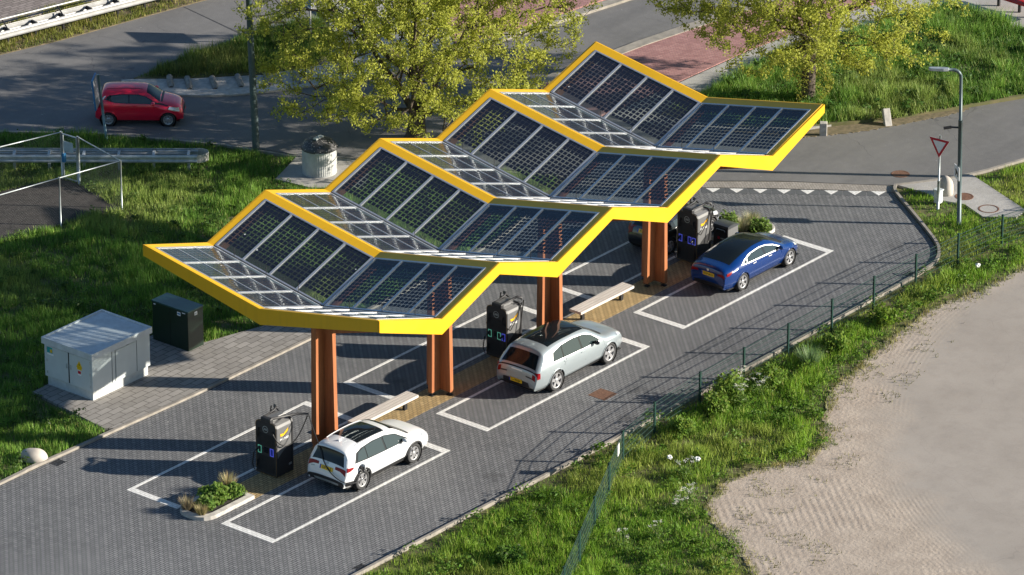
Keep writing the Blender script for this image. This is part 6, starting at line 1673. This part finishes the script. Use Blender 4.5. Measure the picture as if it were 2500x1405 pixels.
# sparse weeds creeping into the sand
x, y = scatter([(30, -5.6), (20, -6.6), (8, -12), (6, -18), (10, -20), (12, -12), (17, -11.5), (20, -10), (30, -7.5)], 60)
k_ = vnoise(x, y, .55, 31) > .66; x, y = x[k_], y[k_]
c = np.array([.16, .16, .045]) * (.6 + .8 * RNG.random((len(x), 1)))
struct(blade_mesh([blades(x, y, np.zeros(len(x)), .03 + .10 * RNG.random(len(x)), .03 + 0 * x, c, .9)], "sparse_weeds", M['grass']), 'stuff')
grass("dry_grass", DRYS, 420, .08, .30, .02, [(.15, .19, .035), (.25, .26, .055), (.40, .31, .15)], seed=7, w=.03, patch=1.6, thin=.5)
# broad leaved weeds through the verges
def weeds(name, poly, n, holes=(), seed=1, z=.0, base=(.10, .19, .03), sz=.07):
    x, y = scatter(poly, n, holes); L = []
    for a, b in zip(x, y):
        m_ = int(RNG.integers(25, 70)); r_ = RNG.uniform(.10, .30)
        c = RNG.normal(size=(m_, 3)) * np.array([r_ * .6, r_ * .6, r_ * .35]) + np.array([a, b, z + .12 + r_ * .5]); c[:, 2] = np.maximum(c[:, 2], z + .03)
        L.append(leaves(c, sz * (.5 + .8 * RNG.random(m_)), jitter_col(base, m_, .4), flat=.3))
    return struct(blade_mesh(L, name, M['leaf']), 'stuff')
weeds("verge_weeds", [p for p in VG if True], 1.5, base=(.12, .215, .03))
weeds("bank_weeds", GRB, 1.3, base=(.085, .165, .035), z=.12, sz=.09)
weeds("lawn_weeds", LEFT, .45, (BIN, CAB, ENCH, PAVERS), base=(.085, .15, .03))
# cow parsley: single flowering plants in the near verge
def cow_parsley(x, y, h, n, label):
    t = thing("white_wildflower", label, "wildflower", (x, y, 0), 0, "white wildflowers in the verge")
    mb = MB(); c = []; rr = random.Random(int(x * 100) + int(y * 31))
    for i in range(n):
        a = rr.random() * 2 * PI; r_ = rr.uniform(.08, .34); z = h * rr.uniform(.7, 1.05)
        mb.tube([(0, 0, 0), (math.cos(a) * r_ * .4, math.sin(a) * r_ * .4, z * .6), (math.cos(a) * r_, math.sin(a) * r_, z)], [.008, .006, .004], 4)
        c.append((math.cos(a) * r_, math.sin(a) * r_, z))
    mb.build("stem", mat("wildflower stem", (.13, .20, .05), .7) if 'wf' not in M else M['wf'], t)
    c = np.array(c); cc = np.repeat(c, 22, axis=0) + RNG.normal(size=(len(c) * 22, 3)) * np.array([.045, .045, .012])
    for q in range(len(c)):
        c1 = cc[q * 22:(q + 1) * 22]; blade_mesh([leaves(c1, .026 + 0 * c1[:, 0], np.clip(jitter_col((.74, .74, .64), len(c1), .15), 0, .8), flat=.6)], "umbel", M['grass'], t)
    lf = RNG.normal(size=(130, 3)) * np.array([.17, .17, .12]) + np.array([0, 0, h * .4]); lf[:, 2] = np.maximum(lf[:, 2], .03)
    blade_mesh([leaves(lf, .045 + 0 * lf[:, 0], jitter_col((.13, .21, .045), len(lf), .35))], "foliage", M['leaf'], t)
M['wf'] = mat("wildflower stems", (.13, .20, .05), .7)
CPL = [(18.9, -5.1, 1.1, 9, "tallest cluster of white wildflowers against the long mesh fence"), (18.2, -5.5, .9, 8, "white wildflowers just left of the tallest cluster by the fence"), (19.3, -5.6, .8, 8, "white wildflowers at the yard side of the tallest cluster by the fence"),
       (12.4, -7.6, .8, 6, "white wildflowers in the middle of the verge near the fence corner"), (10.9, -9.0, .75, 9, "dense white wildflowers near the bite in the sand edge"), (10.2, -9.0, .7, 8, "white wildflowers just below the dense clump by the sand edge"),
       (8.3, -9.6, .6, 4, "few small white wildflowers low in the verge"), (7.0, -9.2, .6, 4, "few small white wildflowers nearest the second fence run")]
for a in CPL: cow_parsley(*a)
shrub("verge_tussock", 22.6, -5.35, .62, .72, 460, (.20, .30, .13), "pale green spiky tussock on the yard side of the fence", "plant", None, True, 0)
shrub("verge_shrub", 3.75, -7.0, .60, .55, 900, (.10, .19, .03), "round green shrub low in the near verge left of the fence run", "plant", None, False, 0)
shrub("verge_shrub", 27.2, -5.3, .55, .60, 800, (.17, .26, .035), "bright yellowish shrub at the foot of the fence below the blue car", "plant", None, False, 0)
for (x_, y_, r_, h_, lb) in ((18.4, -5.0, .55, 1.05, "tall leafy weed bush against the mesh fence among the white wildflowers"), (17.3, -5.2, .50, .75, "bushy green weed at the fence left of the tall weed bush"), (20.3, -5.3, .55, .75, "bushy green weed at the fence right of the tall weed bush"), (15.2, -5.3, .45, .55, "leafy weed close to the fence corner post"), (24.2, -5.3, .5, .6, "leafy weed below the fence between the tussock and the yellowish shrub")):
    shrub("verge_weed", x_, y_, r_, h_, 900, (.19, .29, .05), lb, "plant", "tall weeds along the fence", False, 0)
for o in scene.objects:
    if o.type == 'MESH' and 'kind' not in o and 'category' not in o and o.parent is None: print("UNTAGGED", o.name)
